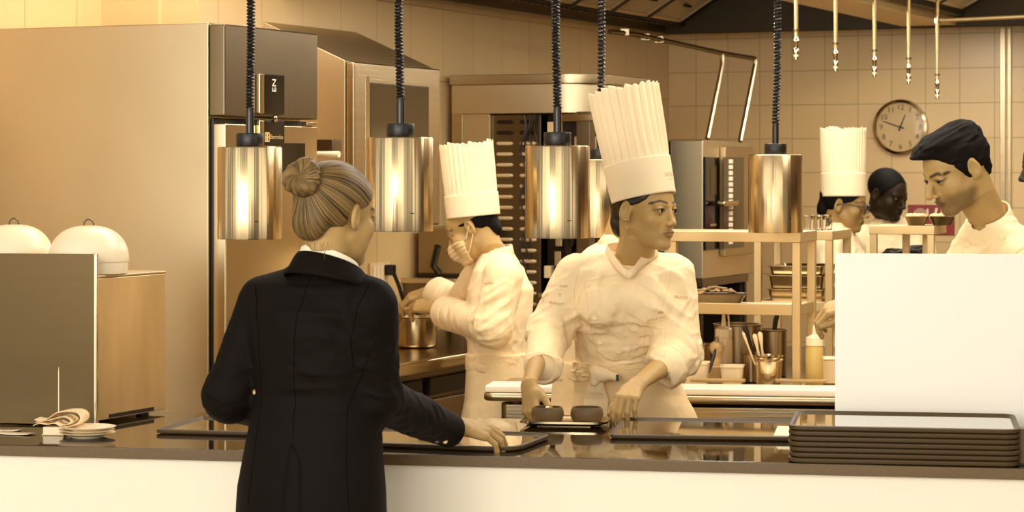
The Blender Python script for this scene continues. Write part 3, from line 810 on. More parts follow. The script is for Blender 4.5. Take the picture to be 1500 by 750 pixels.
# ---------------------------------------------------------------- black trays
TRAYM = mat('tray_black', S(.13), .32, coat=.25)
TRAYR = mat('tray_rim', S(.25), .5)
TRAYI = mat('tray_face', S(.20), .07, spec=1.0, coat=1.0)
def tray_rot(cx, cy, sx, sy, z, ang, name, label, cat, group=None, r=.05):
    o = thing(name, label, cat, (cx, cy, z), ang, group)
    def ring(d, z_, rr): return [(x, y, z_) for x, y in rrect(-sx/2+d, -sy/2+d, sx/2-d, sy/2-d, max(rr, .004))]
    rows = [ring(.010, 0, r-.010), ring(.009, .0020, r-.009), ring(.0005, .0026, r), ring(.0, .0034, r), ring(.0, .0104, r), ring(.002, .0118, r-.002), ring(.0075, .0118, r-.0075), ring(.013, .0066, r-.013)]
    mb = MB(); mb.grid(rows, closed_u=True)
    mb.f.append(tuple(range(len(rows[0])-1, -1, -1)))
    mb.build('rim', TRAYR, o, smooth=True)
    f = MB(); f.v = ring(.0125, .0068, r-.0125); f.f = [tuple(range(len(f.v)))]; f.build('face', TRAYI, o)
    return o
def from_corner(pt, ang, sx, sy, corner):
    """centre of a tray with the corner (sx sign, sy sign) at pt"""
    c, s = math.cos(ang), math.sin(ang); x, y = -corner[0]*sx/2, -corner[1]*sy/2
    return pt[0]+c*x-s*y, pt[1]+s*x+c*y
d_of = lambda y, z=TOP: (CAM_Z-z)*F_PX/(y-HORIZON)
EPS = .0006
# stack on the right
fl_ = P(1154.5, 679, d_of(679)); ang = math.radians(-9.5)
cx_, cy_ = from_corner(fl_, ang, .522, .36, (-1, -1)); cy_ += .006
words = ['black tray at the bottom of the stack before the white panel', 'black tray second from the bottom of the stack before the white panel', 'black tray third from the bottom of the stack before the white panel',
         'black tray fourth from the bottom, in the middle of the stack', 'black tray third from the top of the stack before the white panel', 'black tray second from the top of the stack before the white panel',
         'black tray on top of the stack, mirroring the white panel']
pr_t = None
for i in range(7):
    jx, jy = random.uniform(-.002, .002), random.uniform(-.002, .002)
    loc = (cx_+jx, cy_+jy, TOP+EPS+i*.0123)
    if pr_t is None: pr_t = tray_rot(loc[0], loc[1], .522, .36, loc[2], ang, 'serving_tray', words[i], 'tray', 'stacked black trays', r=.035)
    else: dup(pr_t, loc, ang+random.uniform(-.004, .004), words[i])
tray_objs = pr_t
# tray in front of the chef's left hand
a_ = P(893, 634, d_of(634, TOP+.016)); ang2 = math.radians(-7)
c2 = from_corner(a_, ang2, .53, .42, (-1, -1))
tray_rot(c2[0], c2[1]+.0, .53, .42, TOP+EPS, ang2, 'serving_tray', 'black tray lying between the chef\'s hand and the tray stack', 'tray', r=.02)
# tray under the waiter's hand
c3 = P(640, 645, d_of(645)); ang3 = math.radians(-17)
a_ = P(812, 632, d_of(632, TOP+.016)); c3 = from_corner(a_, ang3, .53, .33, (1, 1))
tray_rot(c3[0], c3[1], .53, .33, TOP+EPS, ang3, 'serving_tray', 'black tray under the hand of the person in the dark suit', 'tray', r=.06)
a_ = P(226, 629, d_of(629, TOP+.012)); ang4 = math.radians(-12); c4 = from_corner(a_, ang4, .38, .34, (-1, -1))
tray_rot(c4[0], c4[1]+.0, .38, .34, TOP+EPS, ang4, 'serving_tray', 'black tray lying by the plates, behind the suited person\'s back', 'tray', r=.02)
# dark block at the right end of the counter
bq = P(1496, 680, d_of(682)); bk = thing('menu_stand', 'dark upright block at the right end beside the tray stack', 'stand', (bq[0]+.05, bq[1]+.02, TOP), CA)
box('block', (-.05, -.02, 0), (.05, .02, .083), mat('block_olive', S(.36), .5), bk, .002); box('base_plate', (-.052, -.03, 0), (.052, .03, .004), DARK, bk, .001)
# folded white label on the tray between the hands
lq = P(1152, 636, d_of(636, TOP+.009)); lb = thing('paper_label', 'small folded white card on the tray beside the stack', 'card', (lq[0], lq[1], TOP+.0077), CA)
PAPER = mat('white_paper', S(.94), .6)
MB().add([(-.03, -.03, 0), (.03, -.03, 0), (.03, 0, .021), (-.022, 0, .021), (-.03, .03, 0), (.03, .03, 0)], [(0, 1, 2, 3), (3, 2, 5, 4)]).build('card', PAPER, lb, solid=.0012)

# ---------------------------------------------------------------- small steel tray with two bowls
tq = P(829, 616, 6.30); TA = CA+math.radians(3)
stt = thing('steel_tray', 'small shiny steel tray with upturned rim held by the front chef', 'tray', (tq[0], tq[1], TOP+EPS), TA)
sx, sy = .232, .17
def ring(d, z_, rr): return [(x, y, z_) for x, y in rrect(-sx/2+d, -sy/2+d, sx/2-d, sy/2-d, rr, 6)]
rows = [ring(.026, .002, .02), ring(.022, .0035, .022), ring(.008, .0090, .03), ring(.0005, .0100, .034), ring(.0, .0155, .034), ring(.002, .0160, .033), ring(.010, .0128, .03), ring(.024, .005, .022), ring(.03, .004, .018)]
mb = MB(); mb.grid(rows, closed_u=True); n_ = len(rows[0]); mb.f.append(tuple(8*n_+k for k in range(n_))); mb.f.append(tuple(range(n_-1, -1, -1)))
mb.build('pan', STEELP, stt, smooth=True)
mb = MB().box((-.07, -.05, -.0003), (.07, .05, .002)); mb.build('foot_ring', STEELD, stt)
CLAY = mat('grey_stoneware', S(.33), .55, noise=((30, 30, 30), .12))
def bowl(px, py, label, spot):
    p = P(px, 0, 6.30); o = thing('small_bowl', label, 'bowl', (p[0], py, TOP+.0052), 0, 'grey bowls on the steel tray')
    r = .0435; pr = [(.030, 0), (.034, .002), (r-.003, .012), (r, .024), (r-.002, .036), (r-.006, .0435), (r-.009, .0432), (r-.008, .036), (r-.007, .024), (r-.011, .013), (.001, .009)]
    MB().lathe(pr, n=40).build('shell', CLAY, o, smooth=True)
    MB().lathe([(r-.0095, .0275), (r-.013, .0295), (.001, .030)], n=32, close=False).build('filling', mat('dark_filling', S(.12), .3), o, smooth=True)
    if spot: MB().box((-.006, -.034, .041), (.005, -.024, .047)).build('garnish', WHITE, o, bevel=.002)
bowl(802, 6.29, 'small grey bowl between the chef\'s right fingers', True)
bowl(859.5, 6.285, 'small grey bowl in the middle of the steel tray', False)

# ---------------------------------------------------------------- plates, cloth, spike and papers on the left
pq = P(128, 633, 6.02)
for i in range(3):
    if i == 0:
        p0 = thing('side_plate', 'white side plate at the bottom of the small stack', 'plate', (pq[0], pq[1], TOP+EPS), 0, 'stacked white side plates')
        MB().lathe([(.036, 0), (.04, .0015), (.055, .006), (.069, .0095), (.070, .0108), (.068, .0112), (.054, .0075), (.04, .0045), (.001, .004)], n=48).build('dish', PORC, p0, smooth=True)
        MB().lathe([(.0365, .0), (.039, .0), (.039, .002), (.0365, .002)], n=40, close=False).build('foot_ring', PORC, p0, smooth=True)
    else:
        dup(p0, (pq[0]+random.uniform(-.002, .002), pq[1], TOP+EPS+i*.0074), 0, ['', 'white side plate in the middle of the small stack', 'white side plate on top of the small stack'][i])
nq = P(86, 632, 6.06); nb_ = thing('napkin_block', 'small white card block under the folded napkin', 'block', (nq[0], nq[1], TOP+EPS), CA)
box('block', (-.035, -.02, 0), (.02, .02, .021), PAPER, nb_, .002); box('base', (-.037, -.022, 0), (.022, .022, .003), CREAM, nb_, .001)
nk = thing('folded_napkin', 'crumpled pale napkin with rolled edges by the spike', 'napkin', (nq[0], nq[1], TOP+.0225), CA)
CLOTH = mat('napkin_cloth', S(.88), .8, bump=((300, 300, 300), .0006))
def smooth_line(pts, n=6):
    pts = [np.array(q, float) for q in pts]; out = []
    for i in range(len(pts)-1):
        p0, p1, p2, p3 = pts[max(i-1, 0)], pts[i], pts[i+1], pts[min(i+2, len(pts)-1)]
        for k in range(n):
            t = k/n; out.append(.5*((2*p1)+(-p0+p2)*t+(2*p0-5*p1+4*p2-p3)*t*t+(-p0+3*p1-3*p2+p3)*t**3))
    return out+[pts[-1]]
def fold(pts, name, y0, y1):
    q = smooth_line([((x-350)*.000416, (207-z)*.000416) for x, z in pts]); rows = []
    for j in range(7):
        y = y0+(y1-y0)*j/6; w_ = 1+.05*math.sin(j*1.3)
        rows.append([(x*w_+.004*math.sin(j*.9), y, max(z*(1+.10*math.sin(j*1.1+x*30)), .0004)) for x, z in q])
    return MB().grid(rows).build(name, CLOTH, nk, smooth=True, solid=.0016)
fold([(222, 160), (262, 166), (305, 156), (352, 126), (420, 117), (488, 121), (516, 150), (494, 184), (430, 203), (385, 199), (350, 184), (300, 191), (250, 184), (212, 200)], 'cloth', -.030, .034)
fold([(226, 178), (290, 168), (345, 158), (400, 148), (440, 160), (450, 178), (425, 192), (385, 192), (355, 178)], 'inner_fold', -.026, .030)
sk = thing('bill_spike', 'thin upright metal spike in front of the dark panel', 'spike', tuple(P(86, 612, 6.10)[:2])+(TOP+EPS,), 0)
MB().lathe([(.022, 0), (.022, .003), (.004, .005), (.0022, .01), (.0022, .155), (.0008, .168)], n=16).build('spike', STEELL, sk, smooth=True)
MB().lathe([(.023, 0), (.023, .0035)], n=24).build('base', STEELD, sk, smooth=True)
for k, (x, y, a, lab, w_, h_) in enumerate(((14, 631, .1, 'white paper slip at the left end of the counter', .075, .05), (28, 636, -.15, 'longer white paper sheet lying before the dark panel', .10, .055))):
    q = P(x, y, d_of(y)); pp = thing('paper_slip', lab, 'paper', (q[0]-.01, q[1], TOP+EPS+.0005*k), CA+a)
    MB().grid([[(-w_/2+w_*i/6, -h_/2+h_*j/2, .0008+.002*(abs(i-3)/3)**2) for i in range(7)] for j in range(3)]).build('sheet', PAPER, pp, smooth=True, solid=.0006)

# ================================================================ pass table behind the front chef
TA0 = P(706, 573, d_of(573, .90)); tA = math.radians(-8.5)
ptb = thing('pass_table', 'steel work table behind the front chef with white top board', 'table', (TA0[0], TA0[1], 0), tA)
tl = 1.55
mb = MB(); mb.prism(rrect(0, 0, tl, .575, .04), .868, .895); mb.build('tabletop', mat('table_steel', MS(.66), .3, 1), ptb, bevel=.01, segs=3)
mb = MB(); mb.prism(rrect(.055, .05, tl-.05, .5, .02), .76, .855); mb.build('apron', STEEL, ptb, bevel=.003)
for x in (.05, .72, tl-.1): 
    for y in (.08, .46): MB().box((x, y, 0), (x+.035, y+.035, .857)).build('leg', DARK if y < .3 else STEELD, ptb, bevel=.003)
for x in (.21, .95): MB().lathe([(.007, 0), (.006, .004)], n=14, M=Matrix.Translation((x, .05, .80)) @ Matrix.Rotation(PI/2, 4, 'X')).build('bolt', STEELP, ptb, smooth=True)
MB().box((.07, .1, .28), (tl-.07, .46, .30)).build('lower_shelf', STEELD, ptb, bevel=.003)
def tb(x, y, z=0): return tuple(np.array([TA0[0]+math.cos(tA)*x-math.sin(tA)*y, TA0[1]+math.sin(tA)*x+math.cos(tA)*y, z]))
wb = thing('white_board', 'long white cutting board covering the front of the steel table', 'cutting board', tb(.6, .14, .8955), tA)
WB = mat('white_board', S(.985), .3)
box('board', (-.592, -.132, 0), (.92, .032, .022), WB, wb, .004); box('groove', (-.57, -.112, .0221), (.89, -.107, .0224), mat('board_groove', S(.85), .5), wb, 0)
TZ = .896
def onT(px, d, z=TZ): p = P(px, 0, d); return (p[0], p[1], z)
# gantry shelves
def gantry(name, label, x0, x1, d, dep, zb, zt, zm, posts, mid=True):
    """x0, x1: photo columns of its front; posts: (across fraction, 0 front / 1 rear)"""
    b = P(x1, 0, d); a = P(x0, 0, d+.14); ga = math.radians(-19)
    wdt = (b[0]-a[0])/math.cos(ga)*.97
    o = thing(name, label, 'shelf', (b[0]-wdt*math.cos(ga), d-wdt*math.sin(ga), zb), ga)
    T = .027
    def bar(n, lo, hi): return box(n, lo, hi, GAL, o, .002)
    for f, r in posts:
        x = f*(wdt-T); y = r*(dep-T); bar('post', (x, y, 0), (x+T, y+T, zt-zb-.034))
    rl = zt-zb
    sh = bar('top_shelf', (-.002, -.002, rl-.034), (wdt+.002, dep+.002, rl))
    if mid:
        m_ = zm-zb; bar('rail', (T+.0005, .001, m_-.036), (wdt-T, T-.001, m_)); bar('rail', (wdt-T+.003, T, m_-.036), (wdt-.003, dep-T, m_)); bar('rail', (.003, T, m_-.036), (T-.003, dep-T, m_))
        box('middle_shelf', (T*.5, T*.5, m_-.02), (wdt-T*.5, dep-T*.5, m_-.008), STEELL, o, .002)
    return o
dG = 7.77
GZ0 = TZ+.0005; zt1 = CAM_Z-(340-250)/F_PX*dG; zm1 = CAM_Z-(446.5-250)/F_PX*dG
g1 = gantry('gantry_shelf', 'steel tube shelf rack on the table, with the ravioli dish', 940, 1172, dG, .26, GZ0, zt1, zm1, [(0, 0), (1, 0), (1, 1), (0, 1), (.155, .0)])
for y in (.04,): pass
# second work row behind
tb2 = thing('rear_table', 'dark steel table of the rear row behind the tube shelves', 'table', tb(.66, .582), tA)
MB().prism(rrect(0, 0, 1.75, 1.6, .02), .865, .895).build('tabletop', STEELD, tb2, bevel=.004)
for x in (.03, .85, 1.68):
    for y in (.05, .8, 1.52): MB().box((x, y, 0), (x+.04, y+.04, .866)).build('leg', DARK, tb2, bevel=.003)
MB().box((.03, .02, .12), (1.72, .045, .866)).build('front_panel', DARK, tb2, bevel=.003)
g2 = gantry('gantry_shelf', 'steel tube rack right behind the pass rack, carrying clear tumblers', 1099, 1219, 8.72, .36, TZ+.0005, CAM_Z-(338.5-250)/F_PX*8.72, 1.12, [(0, 0), (1, 0), (1, 1), (0, 1)])
g3 = gantry('gantry_shelf', 'steel tube rack of the rear row, carrying two shallow dishes', 1268, 1368, 9.25, .3, TZ+.0005, CAM_Z-(331-250)/F_PX*9.25, 1.12, [(0, 0), (1, 0), (.36, 1), (.72, 1)], mid=False)

# ---------------------------------------------------------------- things on the pass table
STJ = mat('pot_steel', MS(.70), .22, 1, noise=((2, 2, 40), .05))
def rimmed(name, label, cat, px, d, r, h, m=None, taper=.92, z=TZ, group=None, n=40, rim=.003):
    o = thing(name, label, cat, onT(px, d, z), 0, group)
    rb = r*taper
    MB().lathe([(rb-.004, 0), (rb, .003), (r-.001, h-.006), (r+rim, h-.003), (r+rim, h), (r-.003, h), (rb-.004, .006), (.001, .005)], n=n).build('body', m or STJ, o, smooth=True)
    return o
def handle_arc(o, r, h, side, m=None):
    pts = [(side*(r+.03*math.sin(a)), .03*math.cos(a), h) for a in np.linspace(0, PI, 10)]
    MB().tube(pts, .004, 8).build('handle', m or STJ, o, smooth=True)
def squeeze(px, d, r, h, nz_, label, body_m, liquid=None, hook=False, z=TZ):
    o = thing('squeeze_bottle', label, 'bottle', onT(px, d, z), 0)
    MB().lathe([(r-.003, 0), (r, .004), (r, h*.93), (r-.004, h)], n=28).build('body', body_m, o, smooth=True)
    MB().lathe([(r-.001, h), (r-.001, h+.026), (r*.55, h+.032), (.008, h+.036), (.0075, h+.045), (.0045, h+.036+nz_), (.003, h+.037+nz_)], n=28).build('cap', WHITE, o, smooth=True)
    if hook:
        t = h+.036+nz_; pts = [(.002, 0, t-.005), (.006, 0, t+.012), (.012, 0, t+.006), (.017, 0, t-.03), (.018, 0, h+.03)]
        MB().tube(pts, .003, 8).build('tip_cover', WHITE, o, smooth=True)
    if liquid: MB().lathe([(r+.0004, .004), (r+.0004, h*.42)], n=28, close=False).build('sauce', liquid, o, smooth=True)
    return o
BZ = TZ+.0005; dT = 7.86
BW = mat('bottle_white', S(.88), .3); BY = mat('bottle_mustard', (.62, .42, .12, 1), .35); SAU = mat('pale_sauce', S(.72), .4)
squeeze(1060, 8.005, .030, .148, .052, 'white squeeze bottle with hooked tip cover beside the pepper mill', BW, SAU, True)
squeeze(1193, 7.765, .0285, .136, .030, 'mustard coloured squeeze bottle right of the shelf post', BY)
# white tubs
def tub(x0, x1, y0, d, label, m=WHITE, dy=.1):
    a = P(x0, 552, d); b = P(x1, 552, d); wdt = b[0]-a[0]; h = (552-y0)/F_PX*d
    o = thing('plastic_tub', label, 'tub', ((a[0]+b[0])/2, d+dy/2, BZ), tA, 'white tubs on the pass table')
    def rg(k, z_, dd=0): return [(x, y, z_) for x, y in rrect(-wdt/2*k+dd, -dy/2*k+dd, wdt/2*k-dd, dy/2*k-dd, .012, 4)]
    rows = [rg(.80, 0), rg(.84, .003), rg(.97, h-.006), rg(1.02, h-.004), rg(1.02, h), rg(.97, h, .002), rg(.84, .006, .002)]
    mb = MB(); mb.grid(rows, True); n_ = len(rows[0]); mb.f.append(tuple(6*n_+k for k in range(n_))); mb.f.append(tuple(range(n_-1, -1, -1))); mb.build('tub', m, o, smooth=True)
    return o
tub(1003, 1041, 518, 7.79, 'white plastic tub nearest the front chef\'s elbow')
tub(1057.5, 1092, 523, 7.80, 'white ribbed plastic tub beside the bain-marie pot')
tub(1030, 1070, 527, 7.90, 'translucent beige tub between the two white tubs', mat('beige_plastic', S(.80), .35), .07)
pm = thing('pepper_mill', 'small turned pepper mill with bulbous head standing in the beige tub', 'pepper mill', onT(1050, 7.935, BZ+.0075), 0)
WOOD = mat('pale_wood', S(.70), .4, noise=((20, 20, 120), .15))
MB().lathe([(.022, 0), (.023, .01), (.016, .07), (.015, .085), (.0235, .10), (.0245, .112), (.020, .124), (.010, .13)], n=28).build('body', WOOD, pm, smooth=True)
MB().lathe([(.007, .128), (.007, .142), (.004, .145)], n=16).build('finial', STEELP, pm, smooth=True)
kn = thing('probe', 'slim dark probe leaning against the beige tub', 'probe', tuple(P(1039, 546, 7.76)), 0)
a = P(1039, 546, 7.76); b = P(1048, 512, 7.80)
MB().tube([(0, 0, 0), tuple((b-a)*.3), tuple((b-a)*.75), tuple(b-a)], [.0015, .005, .006, .004], 10).build('handle', DARK, kn, smooth=True); MB().lathe([(.003, 0), (.003, .004)], c=tuple((b-a)), n=12).build('end_cap', STEELL, kn, smooth=True)
def back_pot(name, label, x0, x1, y0, y1, d, hdl=None, z=None, m=None):
    a = P(x0, y1, d); b = P(x1, y1, d); r = (b[0]-a[0])/2; h = (y1-y0)/F_PX*d
    zz = BZ if z is None else z
    o = rimmed(name, label, 'pot', (x0+x1)/2, d, r, h if z is not None else (CAM_Z+(HORIZON-y0)/F_PX*d)-zz, m, .97, zz)
    return o, r, h
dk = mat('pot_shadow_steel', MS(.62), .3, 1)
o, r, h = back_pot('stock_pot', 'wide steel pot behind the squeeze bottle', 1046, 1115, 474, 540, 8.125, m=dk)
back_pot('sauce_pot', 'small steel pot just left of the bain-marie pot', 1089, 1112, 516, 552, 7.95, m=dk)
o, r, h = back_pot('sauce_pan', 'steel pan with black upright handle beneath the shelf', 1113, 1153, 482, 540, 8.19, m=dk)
hh = (CAM_Z+(HORIZON-482)/F_PX*8.19)-BZ
MB().tube([(-.0, -.03, hh-.002), (.004, -.03, hh+.03), (.010, -.03, hh+.05)], [.008, .009, .008], 8).build('handle', BLACK, o, smooth=True)
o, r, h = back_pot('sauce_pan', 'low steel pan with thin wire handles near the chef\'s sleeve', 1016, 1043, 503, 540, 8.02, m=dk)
for k in range(3): MB().tube([(-.02, 0, .1), (-.07-.01*k, .0, .155+.025*k)], .003, 6).build('wire_handle', STEELL, o, smooth=True)
bm = rimmed('bain_marie_pot', 'shiny steel pot full of spoons at the front of the table', 'pot', 1125.5, 7.80, .047, .102, mat('mirror_steel', MS(.80), .12, 1), .88, BZ)
MB().lathe([(.047, .083), (.0495, .085), (.0495, .088), (.047, .09)], n=40, close=False).build('bead', STEELP, bm, smooth=True)
bx = onT(1125.5, 7.80)
def utensil(name, label, top_px, top_py, d, m, w0=.004, w1=.009, head=True):
    t = P(top_px, top_py, d); f = np.array([bx[0]+(t[0]-bx[0])*.25, 7.80+(d-7.80)*.2, BZ+.012]); o = thing(name, label, 'utensil', tuple(f), 0, 'utensils in the steel pot'); v = t-f
    MB().tube([(0, 0, 0), tuple(v*.7), tuple(v*.86), tuple(v*.96), tuple(v)], [w0, w0, w1*.9, w1, w1*.4], 10).build('handle', m, o, smooth=True)
    MB().lathe([(.0005, 0), (w0*1.8, .004), (w0*2.2, .012), (w0, .03)], n=12).build('bowl', STEELP, o, smooth=True)
IV = mat('ivory_plastic', S(.90), .35)
utensil('spoon', 'ivory spoon handle leaning far left in the steel pot', 1088, 486, 7.80, IV, .003, .005)
utensil('spatula', 'dark spatula handle leaning left in the steel pot', 1090, 476, 7.83, DARK, .006, .010)
utensil('spoon', 'ivory rounded spoon handle in the middle of the steel pot', 1105, 489, 7.78, IV, .004, .008)
utensil('spoon', 'ivory rounded spoon handle, rightmost in the steel pot', 1113, 486, 7.80, IV, .004, .0085)
bn = thing('plastic_bin', 'pale bin behind the mustard bottle by the white panel', 'bin', onT(1217, 7.92, BZ), tA)
MB().prism(rrect(-.045, -.04, .06, .06, .012), 0, .078).build('bin', CREAM, bn, bevel=.004); MB().prism(rrect(-.047, -.042, .062, .062, .014), .078, .084).build('rim', WHITE, bn, bevel=.002)
CBW = mat('worn_wood', S(.58), .5, noise=((8, 60, 8), .18))
for x0, x1, d, lab in ((1136, 1210, 7.76-.05, 'thin wooden board under the mustard bottle side of the table'), (1012, 1092, 7.76-.03, 'thin wooden board in front of the white tubs')):
    a = P(x0, 0, d); b = P(x1, 0, d); o = thing('wooden_board', lab, 'board', ((a[0]+b[0])/2, d, .896+.0222), tA)
    MB().prism(rrect(-(b[0]-a[0])/2, -.035, (b[0]-a[0])/2, .012, .006), 0, .009).build('board', CBW, o, bevel=.002)
# ravioli dish on the middle shelf
rv = P(1052, 446, 8.0); rd = thing('oven_dish', 'ribbed metal dish of pasta on the middle shelf of the rack', 'dish', (rv[0], rv[1], zm1-.0075), tA)
def rg(w_, h_, z_): return [(x, y, z_) for x, y in rrect(-w_, -h_, w_, h_, .012, 3)]
rows = [rg(.075, .045, 0), rg(.092, .06, .030), rg(.096, .064, .031), rg(.096, .064, .033), rg(.09, .058, .031), rg(.074, .044, .003)]
mb = MB(); mb.grid(rows, True); n_ = len(rows[0]); mb.f.append(tuple(5*n_+k for k in range(n_))); mb.f.append(tuple(range(n_-1, -1, -1))); mb.build('dish', STEELD, rd, smooth=True)
random.seed(11); PAS = mat('pasta', S(.76), .5)
pa = thing('pasta_heap', 'heap of pale pasta in the ribbed metal dish', 'pasta', (rv[0], rv[1], zm1+.012), tA); pa['kind'] = 'stuff'
mb = MB()
for k in range(46):
    x, y = random.uniform(-.07, .05), random.uniform(-.045, .045); z = .012+.022*max(0, 1-(x+.01)**2/.005)*max(0, 1-y*y/.003)
    M_ = Matrix.Translation((x, y, z)) @ Matrix.Rotation(random.uniform(0, 3), 4, 'Z') @ Matrix.Rotation(random.uniform(-.5, .5), 4, 'X') @ Matrix.Scale(.45, 4, (0, 0, 1))
    mb.lathe([(.001, -.011), (.008, -.008), (.012, 0), (.008, .008), (.001, .011)], n=8, M=M_)
hp = mb.build('pasta', PAS, pa, smooth=True)
# stacked steel pans behind the rack
sq = P(1117, 440, 8.9)
for k, (z_, h_) in enumerate(((TZ+.0005, .205), )):
    pass
zsh = 1.12-.0075
for k in range(3):
    o = thing('gastronorm_pan', ['lowest of the steel pans stacked behind the rack', 'middle one of the steel pans stacked behind the rack', 'topmost steel pan stacked behind the rack'][k], 'pan', (1.089, 8.938, zsh+[.0, .051, .102][k]), math.radians(-19), 'steel pans on the second rack')
    w_, d_, h_ = .110-.002*k, .14, [.05, .05, .034][k]
    rows = [rg(w_-.012, d_-.02, 0), rg(w_-.006, d_-.01, h_-.004), rg(w_, d_, h_-.002), rg(w_, d_, h_), rg(w_-.008, d_-.012, h_), rg(w_-.014, d_-.022, .002+.02)]
    mb = MB(); mb.grid(rows, True); n_ = len(rows[0]); mb.f.append(tuple(5*n_+i for i in range(n_))); mb.f.append(tuple(range(n_-1, -1, -1))); mb.build('pan', STJ, o, smooth=True)
# tumblers on the second rack
z2 = CAM_Z-(338.5-250)/F_PX*8.72
TGL = mat('tumbler_glass', (1, .97, .9, 1), .02, trans=1, ior=1.45)
for i, px in enumerate((1183, 1192, 1201.5, 1211)):
    for j in range(1):
        p = P(px, 0, 8.80+.06*(i % 2)); zz = z2+.0005
        lab = ['clear tumbler nearest the far heat lamp on the second rack', 'clear tumbler second from the far heat lamp on the second rack', 'clear tumbler third from the far heat lamp on the second rack', 'clear tumbler next to the toque wearer with glasses'][i]
        if i == 0:
            tg = thing('tumbler', lab, 'glass', (p[0], p[1], zz), 0, 'clear tumblers on the second rack')
            MB().lathe([(.0195, 0), (.0205, .003), (.0225, .056), (.0215, .0565), (.0195, .006), (.001, .005)], n=28).build('glass', TGL, tg, smooth=True)
            MB().lathe([(.0227, .050), (.0232, .052), (.0227, .054)], n=28, close=False).build('rim', STEELP, tg, smooth=True)
        else: dup(tg, (p[0], p[1], zz), i*.7, lab)
# shallow dishes on the third rack
z3 = CAM_Z-(331-250)/F_PX*9.25
for k, (x0, x1, lab) in enumerate(((1326, 1359, 'shallow metal dish with pale food on the rear rack'), (1363, 1399, 'shallow metal dish next to the dark-haired chef\'s chin'))):
    a = P(x0, 0, 9.36); b = P(x1, 0, 9.36); w_ = (b[0]-a[0])/2
    o = thing('shallow_dish', lab, 'dish', ((a[0]+b[0])/2, 9.36+.02*k, z3+.0005), tA, 'dishes on the rear rack')
    rows = [rg(w_*.7, .05, 0), rg(w_, .07, .034), rg(w_*1.03, .072, .036), rg(w_*.95, .065, .034), rg(w_*.66, .046, .003)]
    mb = MB(); mb.grid(rows, True); n_ = len(rows[0]); mb.f.append(tuple(4*n_+i for i in range(n_))); mb.f.append(tuple(range(n_-1, -1, -1))); mb.build('dish', STEELD, o, smooth=True)
    mb = MB()
    for i in range(5): mb.lathe([(.001, -.02), (.02, -.01), (.024, 0), (.018, .012), (.001, .017)], n=12, c=(random.uniform(-w_*.6, w_*.5), random.uniform(-.03, .03), .03))
    mb.build('food', PAS, o, smooth=True)

# ---------------------------------------------------------------- pot on the prep counter
pp = P(608, 507, 8.7); t_, s_ = inK(pp); d_p = 8.72
po = thing('cooking_pot', 'steel saucepan on the prep counter under the masked chef\'s hands', 'pot', (P(609, 0, d_p)[0], d_p, .9555), 0)
r = 31/F_PX*d_p; h = .112
MB().lathe([(r-.014, 0), (r-.006, .004), (r-.001, .012), (r, h-.004), (r+.003, h-.001), (r+.003, h+.001), (r-.003, h), (r-.004, .012), (.001, .008)], n=48).build('body', STJ, po, smooth=True)
MB().tube([(-r, 0, h-.03), (-r-.05, -.03, h-.02), (-r-.15, -.1, h-.01)], .008, 10).build('handle', STEELD, po, smooth=True)
MB().lathe([(r-.0035, h-.03), (.001, h-.028)], n=32, close=False).build('contents', mat('dark_stock', S(.2), .2), po, smooth=True)
random.seed(5)
for k in range(12):
    a = 2*PI*k/12+random.uniform(-.2, .2); rr = random.uniform(.02, r-.018)
    if k == 0:
        eg = thing('food_ball', 'pale round morsel in the steel saucepan', 'food', (po.location[0]+rr*math.cos(a), po.location[1]+rr*math.sin(a), .9555+h-.018), 0, 'pale morsels heaped in the saucepan')
        MB().lathe([(.0005, -.013)]+[(.013*math.cos(b), .013*math.sin(b)) for b in np.linspace(-1.4, 1.4, 9)]+[(.0005, .013)], n=14).build('ball', CREAM, eg, smooth=True)
    else: dup(eg, (po.location[0]+rr*math.cos(a), po.location[1]+rr*math.sin(a), .9555+h-.018+random.uniform(0, .012)))
